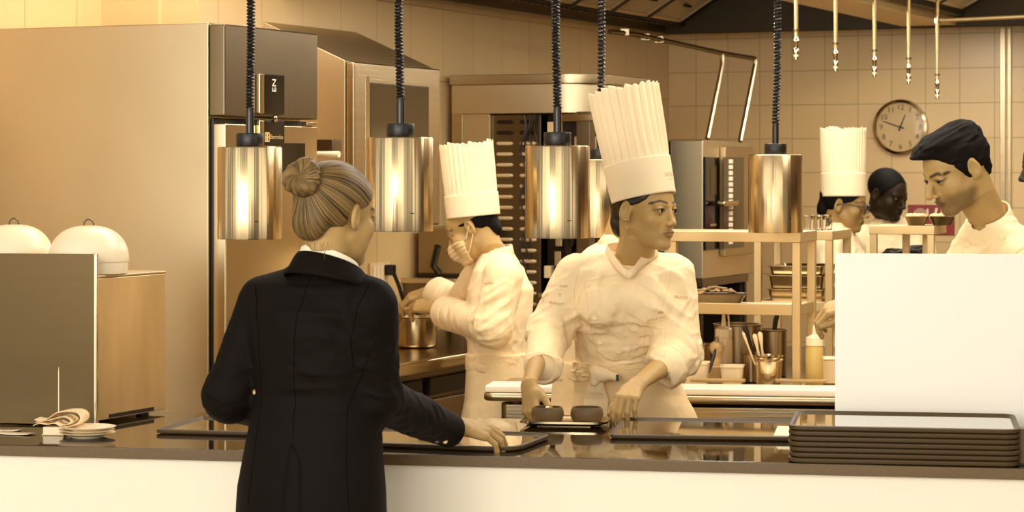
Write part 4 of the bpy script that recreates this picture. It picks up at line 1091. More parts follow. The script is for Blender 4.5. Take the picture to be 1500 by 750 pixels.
# ================================================================ people: shared anatomy
RAD = math.radians
def rotm(yaw, pitch=0, roll=0):
    """columns: right, forward, up of a figure that faces yaw (0 = towards the lens, 90 = picture right), looks down by pitch"""
    M_ = Matrix.Rotation(RAD(yaw)+PI, 3, 'Z') @ Matrix.Rotation(-RAD(pitch), 3, 'X') @ Matrix.Rotation(RAD(roll), 3, 'Y')
    return np.array(M_)
class Head: pass
def make_head(o, yaw, pitch=0, roll=0, s=1.0, jaw=1.0, nose=1.0, brow=1.0, fem=True, lidopen=.0052, lip=1.0):
    H = Head(); H.o = np.array(o, float); H.R = rotm(yaw, pitch, roll); H.s = s; H.fem = fem
    pm = (-1, 1)
    cran = ell((0, -.016, .034), (.0735, .0945, .083))
    parts = [cran, ell((0, .028, .022), (.060, .064, .064)), ell((0, .034, -.036), (.055*jaw, .058, .076))]
    parts += [rc((m*.045*jaw, .006, -.050), (m*.017*jaw, .070, -.098), .019, .0135) for m in pm]
    parts += [ell((m*.033*jaw, .038, -.052), (.027, .036, .040)) for m in pm]
    parts += [ell((0, .073, -.099), (.020*jaw, .018, .0165)), ell((0, .034, -.082), (.038*jaw, .046, .026))]
    parts += [ell((m*.040, .056, -.028), (.024, .023, .023)) for m in pm]
    sk = U(parts, .018)
    sk = U([sk]+[rc((m*.011, .0880, .014), (m*.045, .074, .016), .0068*brow, .0065) for m in pm], .012)
    for m in pm: sk = SUB(sk, ell((m*.0325, .101, -.002), (.0205, .0165, .0135)), .013)
    # eyelids around the eyeballs
    EB = [(m*.0325, .0775, -.001) for m in pm]; H.eyes = EB
    lids = []
    for m in pm:
        l = ell((m*.0325, .0775, -.001), (.0155, .0142, .0142))
        lids.append(SUB(l, ell((m*.0325, .0945, -.0018), (.0142, .014, lidopen)), .0012))
    sk = U([sk]+lids, .004)
    nb = [rc((0, .0885, .006), (0, .1075*nose, -.032), .0072, .0098), ell((0, .1105*nose, -.0355), (.0105, .0105, .0092))]
    nb += [ell((m*.0115, .0995, -.0405), (.0072, .010, .0068)) for m in pm]
    sk = U([sk, U(nb, .006)], .007)
    for m in pm: sk = SUB(sk, ell((m*.0058, .1065, -.0465), (.0034, .0045, .0030)), .002)
    sk = U([sk, ell((0, .076, -.066), (.028, .0205, .020))], .012)
    lips = U([ell((m*.0085, .0925, -.0625), (.0135, .0085*lip, .0050*lip)) for m in pm]+[ell((0, .0915, -.0712), (.0175, .0095*lip, .0062*lip))], .003)
    sk = U([sk, lips], .004)
    sk = SUB(sk, rc((-.022, .1005, -.0668), (.022, .1005, -.0668), .0022, .0022), .003)
    ears = []
    for m in pm:
        a = m*RAD(20); ax = np.array([[math.cos(a), math.sin(a), 0], [-math.sin(a), math.cos(a), .0], [0, 0, 1]], float)
        t = RAD(-12); Rt = np.array([[1, 0, 0], [0, math.cos(t), math.sin(t)], [0, -math.sin(t), math.cos(t)]])
        A = Rt@ax; c = np.array([m*.0735, -.012, -.006])
        e = ell(c, (.0085, .0185, .0315), A)
        e = SUB(e, ell(c+A[0]*m*.0105+np.array([0, .002, .004]), (.0100, .0125, .0225), A), .003)
        e = U([e, ell(c+np.array([m*-.003, .005, -.024]), (.006, .009, .009)), ell(c+A[1]*.012+np.array([0, 0, -.004]), (.004, .004, .007), A)], .004)
        ears.append(e)
    sk = U([sk]+ears, .005)
    H.local = sk; H.cran = U(parts[:3], .018); H.face = U(parts, .018)
    H.skin = XF(sk, H.o, H.R, s)
    return H
def HW(H, q): return H.o+H.s*(H.R@np.array(q, float))
def HL(H, p): return ((p-H.o.astype(F4))@H.R.astype(F4))/H.s
def seg_d(q, a, b):
    a = np.array(a, F4); b = np.array(b, F4); ab = b-a; t = np.clip((q-a)@ab/(ab@ab), 0, 1); return _len(q-a-t[:, None]*ab)
def face_tone(H, brow=.28, lipc=.62, stubble=0, browz=.0, blush=.0, browth=.0042):
    def fn(p):
        q = HL(H, p); t = np.ones(len(q), F4); inh = (np.abs(q) < .16).all(1)
        fr = q[:, 1] > .04
        for m in (-1, 1):
            d = np.minimum(seg_d(q*np.array([1, .35, 1], F4), (m*.014, .0315, .0215+browz), (m*.036, .029, .0265+browz)), seg_d(q*np.array([1, .35, 1], F4), (m*.036, .029, .0265+browz), (m*.054, .022, .0185+browz)))
            k = np.clip(1-(d-browth*.55)/(browth*.8), 0, 1)*fr; t = t*(1-k*(1-brow))
            ex = (q[:, 0]-m*.0325)/.0165; ez = (q[:, 2]+.0015)/.0078; r = np.sqrt(ex*ex+ez*ez)
            k = np.clip(1-np.abs(r-.85)/.42, 0, 1)*fr*(q[:, 1] > .062)*np.where(ez > 0, 1, .45); t = t*(1-k*.80)
        k = np.clip(1.25-np.sqrt((q[:, 0]/.0225)**2+((q[:, 2]+.0668)/.0105)**2), 0, 1)/.35
        k = np.clip(k, 0, 1)*(q[:, 1] > .075); t = t*(1-k*(1-lipc))
        if stubble:
            k = np.clip((-.040-q[:, 2])/.018, 0, 1)*np.clip((q[:, 1]+.01)/.03, 0, 1)*inh*np.clip((.125+q[:, 2])/.02, 0, 1)
            k = np.maximum(k, np.clip(1-_len((q-np.array([0, .098, -.052], F4))/np.array([.026, .02, .009], F4)), 0, 1)*1.5).clip(0, 1)
            t = t*(1-k*stubble)
        t = np.where(inh, t, 1)
        return np.stack([t, t**1.06, t**1.12], 1)
    return fn
def eyes_for(H, parent, base, gaze=(0, 1, 0), dark=False):
    EW = mat('eye_white', S(.70), .2); IR = mat('iris_dark', S(.09), .35, spec=.2); PU = mat('pupil', S(.02), .3, spec=.3)
    for e in H.eyes:
        c = HW(H, e)-np.array(base); g = nz(H.R@nz(gaze))
        up = nz(np.cross(np.cross(g, [0, 0, 1]), g)); rt = np.cross(g, up); r = .0126*H.s
        prof = [(r*math.sin(a), r*math.cos(a)) for a in np.linspace(.001, PI-.001, 25)]
        M_ = Matrix(((rt[0], up[0], g[0], c[0]), (rt[1], up[1], g[1], c[1]), (rt[2], up[2], g[2], c[2]), (0, 0, 0, 1)))
        o = MB().lathe(prof, n=24, M=M_, close=False).build('eye', EW, parent, smooth=True)
        o.data.materials.append(IR);  o.data.materials.append(PU)
        for i, p in enumerate(o.data.polygons):
            ring = i//24; p.material_index = 2 if ring < 3 else (1 if ring < 5 else 0)
EARS = U([ell((m_*.080, -.013, -.008), (.022, .0215, .0345)) for m_ in (-1, 1)])
def lashes(H, parent, base, op=.0056, r=.0010):
    LM = mat('lash_dark', S(.05), .6)
    for m in (-1, 1):
        pts = []
        for k in range(15):
            dx = -.0138+.0276*k/14; z = -.0018+op*math.sqrt(max(0, 1-(dx/.0142)**2))
            y = .0775+.0146*math.sqrt(max(.02, 1-(dx/.0155)**2-((z+.001)/.0142)**2))+.0006
            pts.append(HW(H, (m*.0325+m*dx, y, z))-np.array(base))
        e = HW(H, (m*(.0325+.0175), .0775+.004, .0012))-np.array(base)
        MB().tube(pts+[e], [r*.5]+[r]*14+[r*.3], 6).build('eyelashes', LM, parent, smooth=True)
def hair_shape(H, thick, line, zmin=-.2, extra=(), amp=0, flow=None, freq=(60, 60, 8), k=.010, ztop=.2):
    """cap of hair over the skull; line: [(z, foremost y)] in head units"""
    zs = np.array([a for a, _ in line], F4); ys = np.array([b for _, b in line], F4)
    core = OFF(H.cran, thick)
    if extra: core = U([core]+list(extra), .012)
    def fn(q):
        d = core(q)
        if amp:
            if flow is None: w = vnoise(q*np.array(freq, F4))-.5
            else: w = flow(q)
            d = d+amp*w
        d = smax(d, (q[:, 1]-np.interp(q[:, 2], zs, ys).astype(F4))*.75, k)
        d = smax(d, zmin-q[:, 2], k); d = smax(d, q[:, 2]-ztop, .004)
        d = smax(d, -EARS(q), .003)
        return d.astype(F4)
    return XF(Sh(fn, core.lo-.004, core.hi+.004), H.o, H.R, H.s)

def make_hand(W, f, b, right, curls, thumb=(.9, .35, -.25), tcurl=(.3, .3), s=1.0, spread=.0, straight=()):
    """W wrist, f towards the knuckles, b out of the back of the hand; curls: four (knuckle, middle, end) bends in radians"""
    f = nz(f); b = np.array(b, float); b = nz(b-f*np.dot(b, f)); sd = np.cross(f, b)*(-1 if right else 1)
    W = np.array(W, float); Q = lambda x, y, z: W+s*(f*x+sd*y+b*z)
    kn = [(.086, .027, .0), (.090, .009, .003), (.085, -.0095, .002), (.076, -.0265, -.002)]
    ln = [(.043, .026, .021), (.047, .030, .022), (.043, .028, .021), (.034, .021, .019)]
    palm = [rc(Q(.0, .010*(1.2 if i == 0 else .8)*(1-i*.62), 0), Q(*(np.array(k)*np.array([.97, 1, 1])+np.array([0, 0, -.003]))), .0155*s, .0105*s) for i, k in enumerate(kn)]
    palm.append(ell(Q(.038, .022, -.010), (.021*s, .021*s, .021*s)))
    palm = U(palm, .012*s)
    fing = []
    for i in range(4):
        a = 0; p = Q(*kn[i]); r = [.0088, .0091, .0086, .0076][i]*s; sp = spread*(1.5-i)
        fd = nz(f+sd*sp); segs = []
        segs.append(rc(Q(kn[i][0]-.022, kn[i][1]*.95, kn[i][2]-.003), p, r*1.02, r*1.08))
        for j in range(3):
            a += curls[i][j]; dr = fd*math.cos(a)-b*math.sin(a)
            q = p+dr*ln[i][j]*s; segs.append(rc(p, q, r*(1.04-.07*j), r*(.96-.09*j))); p = q
        fing.append(U(segs, .003*s))
    tb_ = Q(.022, .021, -.010); td = nz(f*thumb[0]+sd*thumb[1]+b*thumb[2]); p1 = tb_+td*.040*s
    td2 = nz(td*math.cos(tcurl[0])+nz(f*.6-sd*.8-b*.1)*math.sin(tcurl[0])); p2 = p1+td2*.032*s
    td3 = nz(td2*math.cos(tcurl[1])+nz(f*.6-sd*.8-b*.1)*math.sin(tcurl[1])); p3 = p2+td3*.026*s
    th = U([rc(tb_, p1, .0135*s, .0112*s), rc(p1, p2, .0108*s, .0098*s), rc(p2, p3, .0098*s, .0074*s)], .004*s)
    hnd = U([palm, U([fing[0], fing[2]], 0)], .005*s)
    hnd = U([hnd, U([fing[1], fing[3]], 0)], .0022*s)
    h = U([hnd, th], .006*s)
    h.tips = None
    return h
def make_arm(Sh_, E, W, f, b, right, s=1.0, r=(.044, .036, .034, .024)):
    """upper arm and forearm of skin; the wrist is flattened across the back of the hand"""
    f = nz(f); bb = np.array(b, float); bb = nz(bb-f*np.dot(bb, f)); sd = np.cross(f, bb)
    Sh_, E, W = [np.array(v, float) for v in (Sh_, E, W)]; m = E+(W-E)*.3; ax = nz(W-E)
    s2 = nz(sd-ax*np.dot(sd, ax)); b2 = np.cross(s2, ax)
    fa = loft([(E, s2, b2, r[1]*s, r[1]*s), (m, s2, b2, r[2]*1.1*s, r[2]*s), (E+(W-E)*.8, s2, b2, (r[3]+.003)*s, (r[3]-.002)*s), (W, s2, b2, (r[3]+.003)*s, (r[3]-.006)*s), (W+f*.02*s, sd, bb, (r[3]+.004)*s, (r[3]-.008)*s)], cap=.8)
    return U([rc(Sh_, E, r[0]*s, r[1]*s), fa], .012)

def ridge(p, dirn, along, across, seed=0.0, warp=.35):
    """fold pattern: creases that run along dirn"""
    d = nz(dirn); a = nz(np.cross(d, [.3, .9, .2])); c = np.cross(d, a)
    Mx = np.array([d/along, a/across, c/across], F4)
    q = p@Mx.T+F4(seed)
    q = q+warp*(vnoise(q*.7+11.3)[:, None]-.5)*2
    n = vnoise(q); n2 = vnoise(q*2.1+5.7)
    return (np.abs(2*n-1)*1.25+.3*np.abs(2*n2-1)-.6).astype(F4)
def near(p, c, r):
    return np.exp(-((p-np.array(c, F4))**2).sum(1)/(r*r)).astype(F4)
def folded(sh, folds, gen=.0):
    """folds: (dir, along, across, amplitude, centre or None, radius, seed)"""
    amp = sum(f[3] for f in folds)
    def g(p):
        d = np.zeros(len(p), F4)
        for dr, al, ac, A, c, r, sd in folds:
            w = ridge(p, dr, al, ac, sd)
            d += A*w if c is None else A*w*near(p, c, r)
        return d
    def fn(p):
        d = sh(p); m = np.abs(d) < .04
        if m.any(): d = d.copy(); d[m] += g(p[m])
        return d
    return Sh(fn, sh.lo-amp, sh.hi+amp)

def ring_band(name, m, parent, base, centre, ax, dp, up, rows, a0=0, a1=2*PI, n=64, thick=.0025, zfn=None, closed=None):
    """cloth band round a neck or waist. rows: (half width, half depth, height); angle 0 = straight ahead along dp"""
    closed = (abs(a1-a0-2*PI) < 1e-6) if closed is None else closed
    c = np.array(centre, float)-np.array(base); R_ = []
    for w_, d_, z_ in rows:
        r = []
        for k in range(n if closed else n+1):
            a = a0+(a1-a0)*k/n; z = z_+(zfn(a, z_) if zfn else 0)
            r.append(c+np.array(ax)*w_*math.sin(a)+np.array(dp)*d_*math.cos(a)+np.array(up)*z)
        R_.append(r)
    return MB().grid(R_, closed).build(name, m, parent, smooth=True, solid=thick)

def toque(name, parent, base, c, up, fwd, r0, r1, hb, ht, m, n=30, tilt=0, seed=0, amp=.0045, mark=None):
    """tall pleated hat: c centre of its lower edge"""
    up = nz(up); fwd = np.array(fwd, float); fwd = nz(fwd-up*np.dot(fwd, up)); rt = np.cross(fwd, up)
    c = np.array(c, float)-np.array(base); rng = random.Random(seed)
    N_ = 8*n; ph = [rng.uniform(-.25, .25) for _ in range(n+1)]; hh = [rng.uniform(-.006, .006) for _ in range(n+1)]
    def pt(r, a, z, ey=1.12): return c+rt*r*math.sin(a)+fwd*r*ey*math.cos(a)+up*z
    rows = []
    zs = [(0, 0), (hb*.5, 0), (hb-.001, 0), (hb, .15), (hb+.02, .7), (hb+(ht-hb)*.35, 1), (hb+(ht-hb)*.7, 1), (ht-.004, 1), (ht, 1)]
    for z, am in zs:
        row = []
        rr = r0+(r1-r0)*max(0, z)/ht
        for k in range(N_):
            a = 2*PI*k/N_; u = k/8.0; i = int(u); fr = u-i
            tri = (fr/.72 if fr < .72 else (1-fr)/.28)      # knife pleats
            d = am*amp*(tri-.5)*2*(1+.5*ph[i])
            ztop = (hh[i]+.006*tri) if z >= ht-.005 else 0
            row.append(pt(rr+d-(.0012 if z >= hb else 0), a, z+ztop))
        rows.append(row)
    o = MB().grid(rows, True).build(name, m, parent, smooth=True, solid=.0014)
    rows = [[pt(r1*f_, 2*PI*k/64, ht-.02-.02*(1-f_)) for k in range(64)] for f_ in (.97, .6, .2, .01)]
    MB().grid(rows, True).build('crown', m, o, smooth=True)
    rows = [[pt(r0+(r1-r0)*z/ht+.0022, 2*PI*k/96, z) for k in range(96)] for z in (-.001, .004, hb*.5, hb-.004, hb)]
    MB().grid(rows, True).build('band', m, o, smooth=True, solid=.0018)
    o['pt'] = 0; del o['pt']
    return o
def disc(name, m, parent, sh, p, n_, r, th, base=(0, 0, 0)):
    """button on a surface"""
    n_ = nz(n_); q = march(sh, [np.array(p)+n_*.05], -n_)[0]-np.array(base)
    t = nz(np.cross(n_, [0, 0, 1])); u = np.cross(n_, t)
    M_ = Matrix(((t[0], u[0], n_[0], q[0]), (t[1], u[1], n_[1], q[1]), (t[2], u[2], n_[2], q[2]), (0, 0, 0, 1)))
    return MB().lathe([(r*.9, -.001), (r, th*.4), (r*.8, th), (r*.55, th*.8), (.0005, th*.8)], n=18, M=M_).build(name, m, parent, smooth=True)
def seam(name, m, parent, sh, pts, n_, r=.0011, base=(0, 0, 0), sub=10, lift=0):
    """thin stitched line laid on a surface along pts"""
    P_ = []
    for a, b in zip(pts, pts[1:]):
        for k in range(sub): P_.append(np.array(a)+(np.array(b)-np.array(a))*k/sub)
    P_.append(np.array(pts[-1])); n_ = nz(n_)
    q = march(sh, np.array(P_)+n_*.05, -n_)+n_*lift-np.array(base)
    return MB().tube(q, r, 5).build(name, m, parent, smooth=True)

# ================================================================ hair shading: strands that run towards a knot
def strand_mat(name, B, axis, dark, light, freq=26, radial=6, swirl=0, rough=.32, mid=.5, bump=.0012, spec=.5):
    m = bpy.data.materials.new(name); m.use_nodes = True; nt = m.node_tree; b = nt.nodes['Principled BSDF']; N = nt.nodes.new; L = nt.links.new
    ax = nz(axis); e1 = nz(np.cross(ax, [.1, .2, .97])); e2 = np.cross(ax, e1)
    tc = N('ShaderNodeTexCoord'); sub = N('ShaderNodeVectorMath'); sub.operation = 'SUBTRACT'; L(tc.outputs['Object'], sub.inputs[0]); sub.inputs[1].default_value = tuple(B)
    def dot(v):
        d = N('ShaderNodeVectorMath'); d.operation = 'DOT_PRODUCT'; L(sub.outputs[0], d.inputs[0]); d.inputs[1].default_value = tuple(v); return d.outputs['Value']
    at = N('ShaderNodeMath'); at.operation = 'ARCTAN2'; L(dot(e1), at.inputs[0]); L(dot(e2), at.inputs[1])
    ln = N('ShaderNodeVectorMath'); ln.operation = 'LENGTH'; L(sub.outputs[0], ln.inputs[0])
    sw = N('ShaderNodeMath'); sw.operation = 'MULTIPLY_ADD'; L(ln.outputs['Value'], sw.inputs[0]); sw.inputs[1].default_value = swirl; L(at.outputs[0], sw.inputs[2])
    sn = N('ShaderNodeMath'); sn.operation = 'SINE'; L(sw.outputs[0], sn.inputs[0]); cn = N('ShaderNodeMath'); cn.operation = 'COSINE'; L(sw.outputs[0], cn.inputs[0])
    cb = N('ShaderNodeCombineXYZ'); L(sn.outputs[0], cb.inputs[0]); L(cn.outputs[0], cb.inputs[1])
    r = N('ShaderNodeMath'); r.operation = 'MULTIPLY'; L(ln.outputs['Value'], r.inputs[0]); r.inputs[1].default_value = radial/freq; L(r.outputs[0], cb.inputs[2])
    n = N('ShaderNodeTexNoise'); n.inputs['Scale'].default_value = freq; n.inputs['Detail'].default_value = 4; n.inputs['Roughness'].default_value = .65; L(cb.outputs[0], n.inputs['Vector'])
    cr = N('ShaderNodeValToRGB'); L(n.outputs['Fac'], cr.inputs[0])
    cr.color_ramp.elements[0].position = .34; cr.color_ramp.elements[0].color = dark; cr.color_ramp.elements[1].position = .68; cr.color_ramp.elements[1].color = light
    L(cr.outputs[0], b.inputs['Base Color'])
    bp = N('ShaderNodeBump'); bp.inputs['Distance'].default_value = bump; L(n.outputs['Fac'], bp.inputs['Height']); L(bp.outputs[0], b.inputs['Normal'])
    b.inputs['Roughness'].default_value = rough; b.inputs['Specular IOR Level'].default_value = spec
    return m
UP = np.array([0, 0, 1.0])
def secs_of(L_, ax, dp): return [(np.array(c, float), np.array(ax), np.array(dp), w_, d_) for c, w_, d_ in L_]
def shrink(secs, r): return [(c, a, b, w_-r, d_-r) for c, a, b, w_, d_ in secs]


SKIN = mat('skin_light', S(.61), .48, spec=.35, attr='tone', sss=.12, noise=((55, 55, 55), .035))
SKIN2 = mat('skin_tan', S(.52), .45, spec=.35, attr='tone', noise=((55, 55, 55), .03))
SKIN3 = mat('skin_dark', S(.155), .5, spec=.25, attr='tone', noise=((55, 55, 55), .03))
CHEFW = mat('chef_cotton', S(.905), .8, spec=.15, bump=((20, 20, 20), .0045, 5), noise=((12, 12, 12), .02))
APRON = mat('apron_cotton', S(.85), .8, spec=.15, bump=((18, 18, 18), .0045, 5), noise=((12, 12, 12), .02))
HATW = mat('hat_paper', S(.925), .7, spec=.2)
SUIT = mat('suit_black', S(.042), .75, spec=.14, bump=((700, 700, 700), .0002))
SUITL = mat('suit_collar', S(.05), .8, spec=.12)
STITCH = mat('stitch_line', S(.78), .8)
PRINT = mat('embroidery_grey', S(.68), .8)
TROU = mat('dark_trousers', S(.12), .8)
SHOE = mat('black_shoe', S(.07), .35)
def legs(parent, base, hip, ax, dp, floor_z, m=TROU, w=.085, sp=.09):
    """trousers and shoes down to the floor"""
    base = np.array(base); hip = np.array(hip, float)
    for sg in (-1, 1):
        h = hip+np.array(ax)*sg*sp; f = np.array([h[0], h[1], floor_z])+np.array(ax)*sg*.02
        kn_ = (h+f)/2+np.array(dp)*.01
        L_ = U([rc(h, kn_, w, .065), rc(kn_, f+np.array([0, 0, .09]), .065, .055)], .02)
        sdf_obj('trouser_leg', L_, .012, m, parent, base)
        mid = f+np.array(dp)*.05+np.array([0, 0, .04])
        s_ = CUT(U([ell(mid, (.046, .13, .042), [ax, dp, (0, 0, 1)]), ell(f+np.array([0, 0, .06]), (.042, .055, .06), [ax, dp, (0, 0, 1)])], .02), f+np.array([0, 0, .002]), (0, 0, -1))
        sdf_obj('shoe', s_, .008, SHOE, parent, base)
def horiz(yaw):
    R = rotm(yaw); return R[:, 0], R[:, 1]
# ================================================================ the chef at the counter
def front_chef():
    base = np.array([P(925, 0, 6.87)[0], 6.87, 0.0])
    H = make_head(P(943.5, 307, 6.62), 50, 1, -2, .95, jaw=.90, nose=.95, brow=.8, lidopen=.0056, lip=1.05)
    ax, fd = horiz(0); ax = np.array([1.0, 0, 0]); fd = np.array([0, -1.0, 0])
    secs = secs_of([(P(934, 660, 6.88), .165, .118), (P(926, 585, 6.86), .155, .110), (P(913, 535, 6.81), .134, .100), (P(913, 475, 6.77), .141, .112),
                    (P(914, 432, 6.73), .147, .116), (P(918, 402, 6.71), .148, .088), (P(924, 384, 6.70), .085, .062)], ax, fd)
    RS, LS = P(846, 405, 6.71), P(985, 405, 6.71)
    RE, RW = P(803, 486, 6.70), P(775, 563, 6.38)
    LE, LW = P(992, 520, 6.67), P(934, 563, 6.42)
    rf, rb_ = (.02, -.50, -.86), (-.80, -.55, .25)
    lf, lb = (-.40, -.80, -.36), (-.12, -.50, .86)
    rh = make_hand(RW, rf, rb_, True, [(.55, .75, .4), (.65, .9, .5), (.7, .95, .5), (.75, .95, .5)], (.80, .55, -.25), (.25, .35), .93)
    lh = make_hand(LW, lf, lb, False, [(.75, .30, .15), (.85, .55, .3), (.95, .65, .35), (1.0, .75, .4)], (.75, .45, -.45), (.2, .3), .93)
    neck = loft([(HW(H, (0, -.020, -.02)), H.R[:, 0], H.R[:, 1], .052, .056), (HW(H, (0, -.020, -.085)), H.R[:, 0], H.R[:, 1], .048, .050), (P(927, 392, 6.69), ax, fd, .052, .050), (P(924, 412, 6.70), ax, fd, .10, .070)], cap=.5)
    body = U([neck, loft(shrink(secs[1:6], .022))], .03)
    tend = rc(HW(H, (.060, -.015, -.055)), P(914, 396, 6.648), .007, .0055)
    body = U([body, tend], .010)
    body = U([body, H.skin], .010)
    arms = U([make_arm(RS, RE, RW, rf, rb_, True, .93), rh], .008), U([make_arm(LS, LE, LW, lf, lb, False, .93), lh], .008)
    body = U([body, arms[0], arms[1]], .012)
    p = sdf_obj('person', body, .0024, SKIN, None, base, face_tone(H, .10, .58, browth=.0036))
    tag(p, 'chef in white with tall tilted hat, looking aside, both hands on a small tray', 'person')
    p.location = tuple(base)
    eyes_for(H, p, base, (-.20, 1, -.02)); lashes(H, p, base, .0056)
    # earring
    MB().lathe([(.0005, -.0035), (.003, -.002), (.0036, 0), (.003, .002), (.0005, .0035)], n=12, c=tuple(HW(H, (.081, -.004, -.032))-base)).build('earring', STEELP, p, smooth=True)
    # hair
    HAIRD = strand_mat('dark_brown_hair', HW(H, (0, -.11, -.01))-base, H.R@np.array([0, 1, .2]), S(.04), S(.20), 22, 5)
    hs = hair_shape(H, .0055, [(-.2, -.2), (-.09, -.075), (-.07, -.040), (-.03, -.028), (.005, -.012), (.016, .030), (.03, .052), (.06, .070), (.2, .07)], -.098, [ell((0, -.080, -.035), (.045, .028, .05))], .0016, None, (90, 20, 160))
    sdf_obj('hair', hs, .0026, HAIRD, p, base)
    # jacket
    sl = [rc(RS, RE, .063, .057), rc(RE, P(796, 535, 6.53), .058, .048), rc(LS, LE, .063, .059), rc(LE, P(974, 539, 6.59), .060, .055)]
    tor = loft(secs, .5)
    sh1 = ell((np.array(RS)+np.array(secs[5][0]))/2+np.array([0, 0, .006]), (.095, .058, .05)); sh2 = ell((np.array(LS)+np.array(secs[5][0]))/2+np.array([0, 0, .006]), (.095, .058, .05))
    bust = U([ell(P(877, 447, 6.655), (.062, .045, .06)), ell(P(952, 447, 6.655), (.062, .045, .06))], .03)
    trunk = U([tor, sh1, sh2, bust], .035)
    slR = CUT(U(sl[:2], .035), P(793, 556, 6.465), nz(np.array([-.20, -.30, -1.0])), .004); slL = CUT(U(sl[2:], .035), P(968, 545, 6.57), nz(np.array([-.80, -.38, -.62])), .004)
    jk = U([trunk, slR, slL], .016)
    # soft overlap of the double front
    def front(p_):
        u = p_[:, 0]; w = p_[:, 2]
        e = np.clip((u-(.205+.20*(1.27-w)*.45))/.004, 0, 1)*np.clip((1.272+(u-.205)*.24-w)/.004, 0, 1)*(p_[:, 1] < 6.70)
        return -.0032*e
    jk = DISP(jk, front, .004)
    Fd = [((.3, 0, 1), .16, .045, .0052, P(915, 470, 6.65), .17, 1.0), ((.9, -.2, -.6), .20, .04, .0060, P(950, 455, 6.62), .12, 4.0), ((1, 0, .1), .16, .022, .0045, P(912, 522, 6.7), .075, 7.0),
          ((-.5, 0, 1), .14, .04, .0060, P(860, 480, 6.66), .10, 2.0), ((.95, -.3, .2), .10, .026, .0085, RE, .075, 3.0), ((.9, .1, .5), .12, .03, .006, (RS+RE)/2, .09, 8.0),
          ((.9, -.2, -.3), .10, .026, .0085, LE, .075, 5.0), ((.5, 0, 1), .13, .035, .0055, (LS+LE)/2, .09, 9.0), ((.7, 0, .7), .12, .03, .005, P(880, 395, 6.68), .08, 6.0), ((-.7, 0, .7), .12, .03, .005, P(970, 400, 6.68), .08, 6.5),
          ((.2, .1, 1), .08, .05, .0020, None, 0, 2.2)]
    Fd = [(a_, b_, c_, d_*1.8, e_, f_, g_) for a_, b_, c_, d_, e_, f_, g_ in Fd]
    jk = folded(jk, Fd)
    jk = SUB(jk, rc(P(930, 335, 6.585), P(914, 393, 6.60), .066, .010), .004)
    jk = SUB(jk, rc(P(928, 360, 6.69), P(926, 330, 6.69), .055, .065), .006)
    jk = CUT(jk, P(913, 545, 6.8), (0, 0, -1), .01)
    jo = sdf_obj('jacket', jk, .0032, CHEFW, p, base)
    # collar: stand band that drops to the point of the neckline
    def drop(a, z): return -.074*math.exp(-((a-.25)/.62)**2)-.074*math.exp(-((a-.25-2*PI)/.62)**2)
    cc = P(925, 377, 6.685)
    rows = []
    for r_ in ((1.10, -.004), (1.06, .012), (1.02, .026), (1.0, .030)): rows.append(r_)
    cr = []
    for f_, z_ in rows:
        row = []
        for k in range(97):
            a = -.27+2*PI*k/96
            e = math.exp(-((((a+.27+PI) % (2*PI))-PI)/.72)**2)
            # path on the neckline: round the neck, running out to the V point in front
            q = cc+ax*(.068*math.sin(a)*f_*(1-.25*e))+fd*((.056+.042*e)*math.cos(a)*f_)+UP*(z_*(1-.35*e)-.052*e+.012*(1-math.cos(a))*.5)
            row.append(q-base)
        cr.append(row)
    MB().grid(cr).build('collar', CHEFW, jo, smooth=True, solid=.0035)
    # turned cuffs
    for nm, sh_, c_, n_, w_ in (('cuff', U(sl[:2], .035), P(793, 556, 6.465), nz(np.array([-.20, -.30, -1.0])), .075), ('cuff', U(sl[2:], .035), P(968, 545, 6.57), nz(np.array([-.80, -.38, -.62])), .060)):
        cf = OFF(sh_, .0055); cf = CUT(CUT(cf, c_+n_*.003, n_, .004), c_-n_*w_, -n_, .004)
        cf = folded(cf, [(np.cross(n_, [0.3, 1, 0]), .10, .03, .004, None, 0, 3.3)])
        cf = SUB(cf, rc(c_-n_*.03, c_+n_*.05, .040, .046), .003)
        sdf_obj('cuff', cf, .0032, CHEFW, jo, base)
    fr_ = np.array([0, -1.0, 0])
    # seams, buttons, pocket
    q = lambda x, y: P(x, y, 6.6)
    seam('front_edge', STITCH, jo, jk, [q(857, 415), q(861, 450), q(868, 490), q(878, 527)], fr_, .0006, base)
    seam('front_edge', STITCH, jo, jk, [q(857, 414), q(900, 404), q(946, 387), q(960, 368)], fr_, .0006, base)
    for (x, y) in ((864, 419), (871, 466), (880, 505)): disc('button', CHEFW, jo, jk, q(x, y), fr_, .0075, .0035, base)
    seam('pocket', STITCH, jo, jk, [q(947, 484), q(976, 482), q(972, 520), q(945, 522), q(947, 484)], fr_, .0006, base)
    seam('armhole_seam', STITCH, jo, jk, [q(848, 395), q(842, 425), q(843, 455)], fr_, .0005, base)
    seam('armhole_seam', STITCH, jo, jk, [q(985, 392), q(981, 420), q(970, 450)], fr_, .0005, base)
    tilt = np.array([1, 0, .22])
    text_on('chest_lettering', 'ECOLE DU', .0108, PRINT, jo, jk, q(961, 468), tilt, UP, base)
    fan = ([], [])
    for k in range(7):
        a_ = RAD(-66+22*k); n0 = len(fan[0]); d_ = np.array([math.sin(a_), math.cos(a_)]); e_ = np.array([d_[1], -d_[0]])
        fan[0].extend([tuple(d_*.002-np.array([0, .005])), tuple(d_*.007+e_*.0011-np.array([0, .005])), tuple(d_*.0105-np.array([0, .005])), tuple(d_*.007-e_*.0011-np.array([0, .005]))]); fan[1].append((n0, n0+1, n0+2, n0+3))
    text_on('chest_emblem', fan, 1, PRINT, jo, jk, q(968, 458), tilt, UP, base)
    seam('chest_underline', PRINT, jo, jk, [q(949, 474.5), q(958, 473.5), q(972, 470)], fr_, .0004, base)
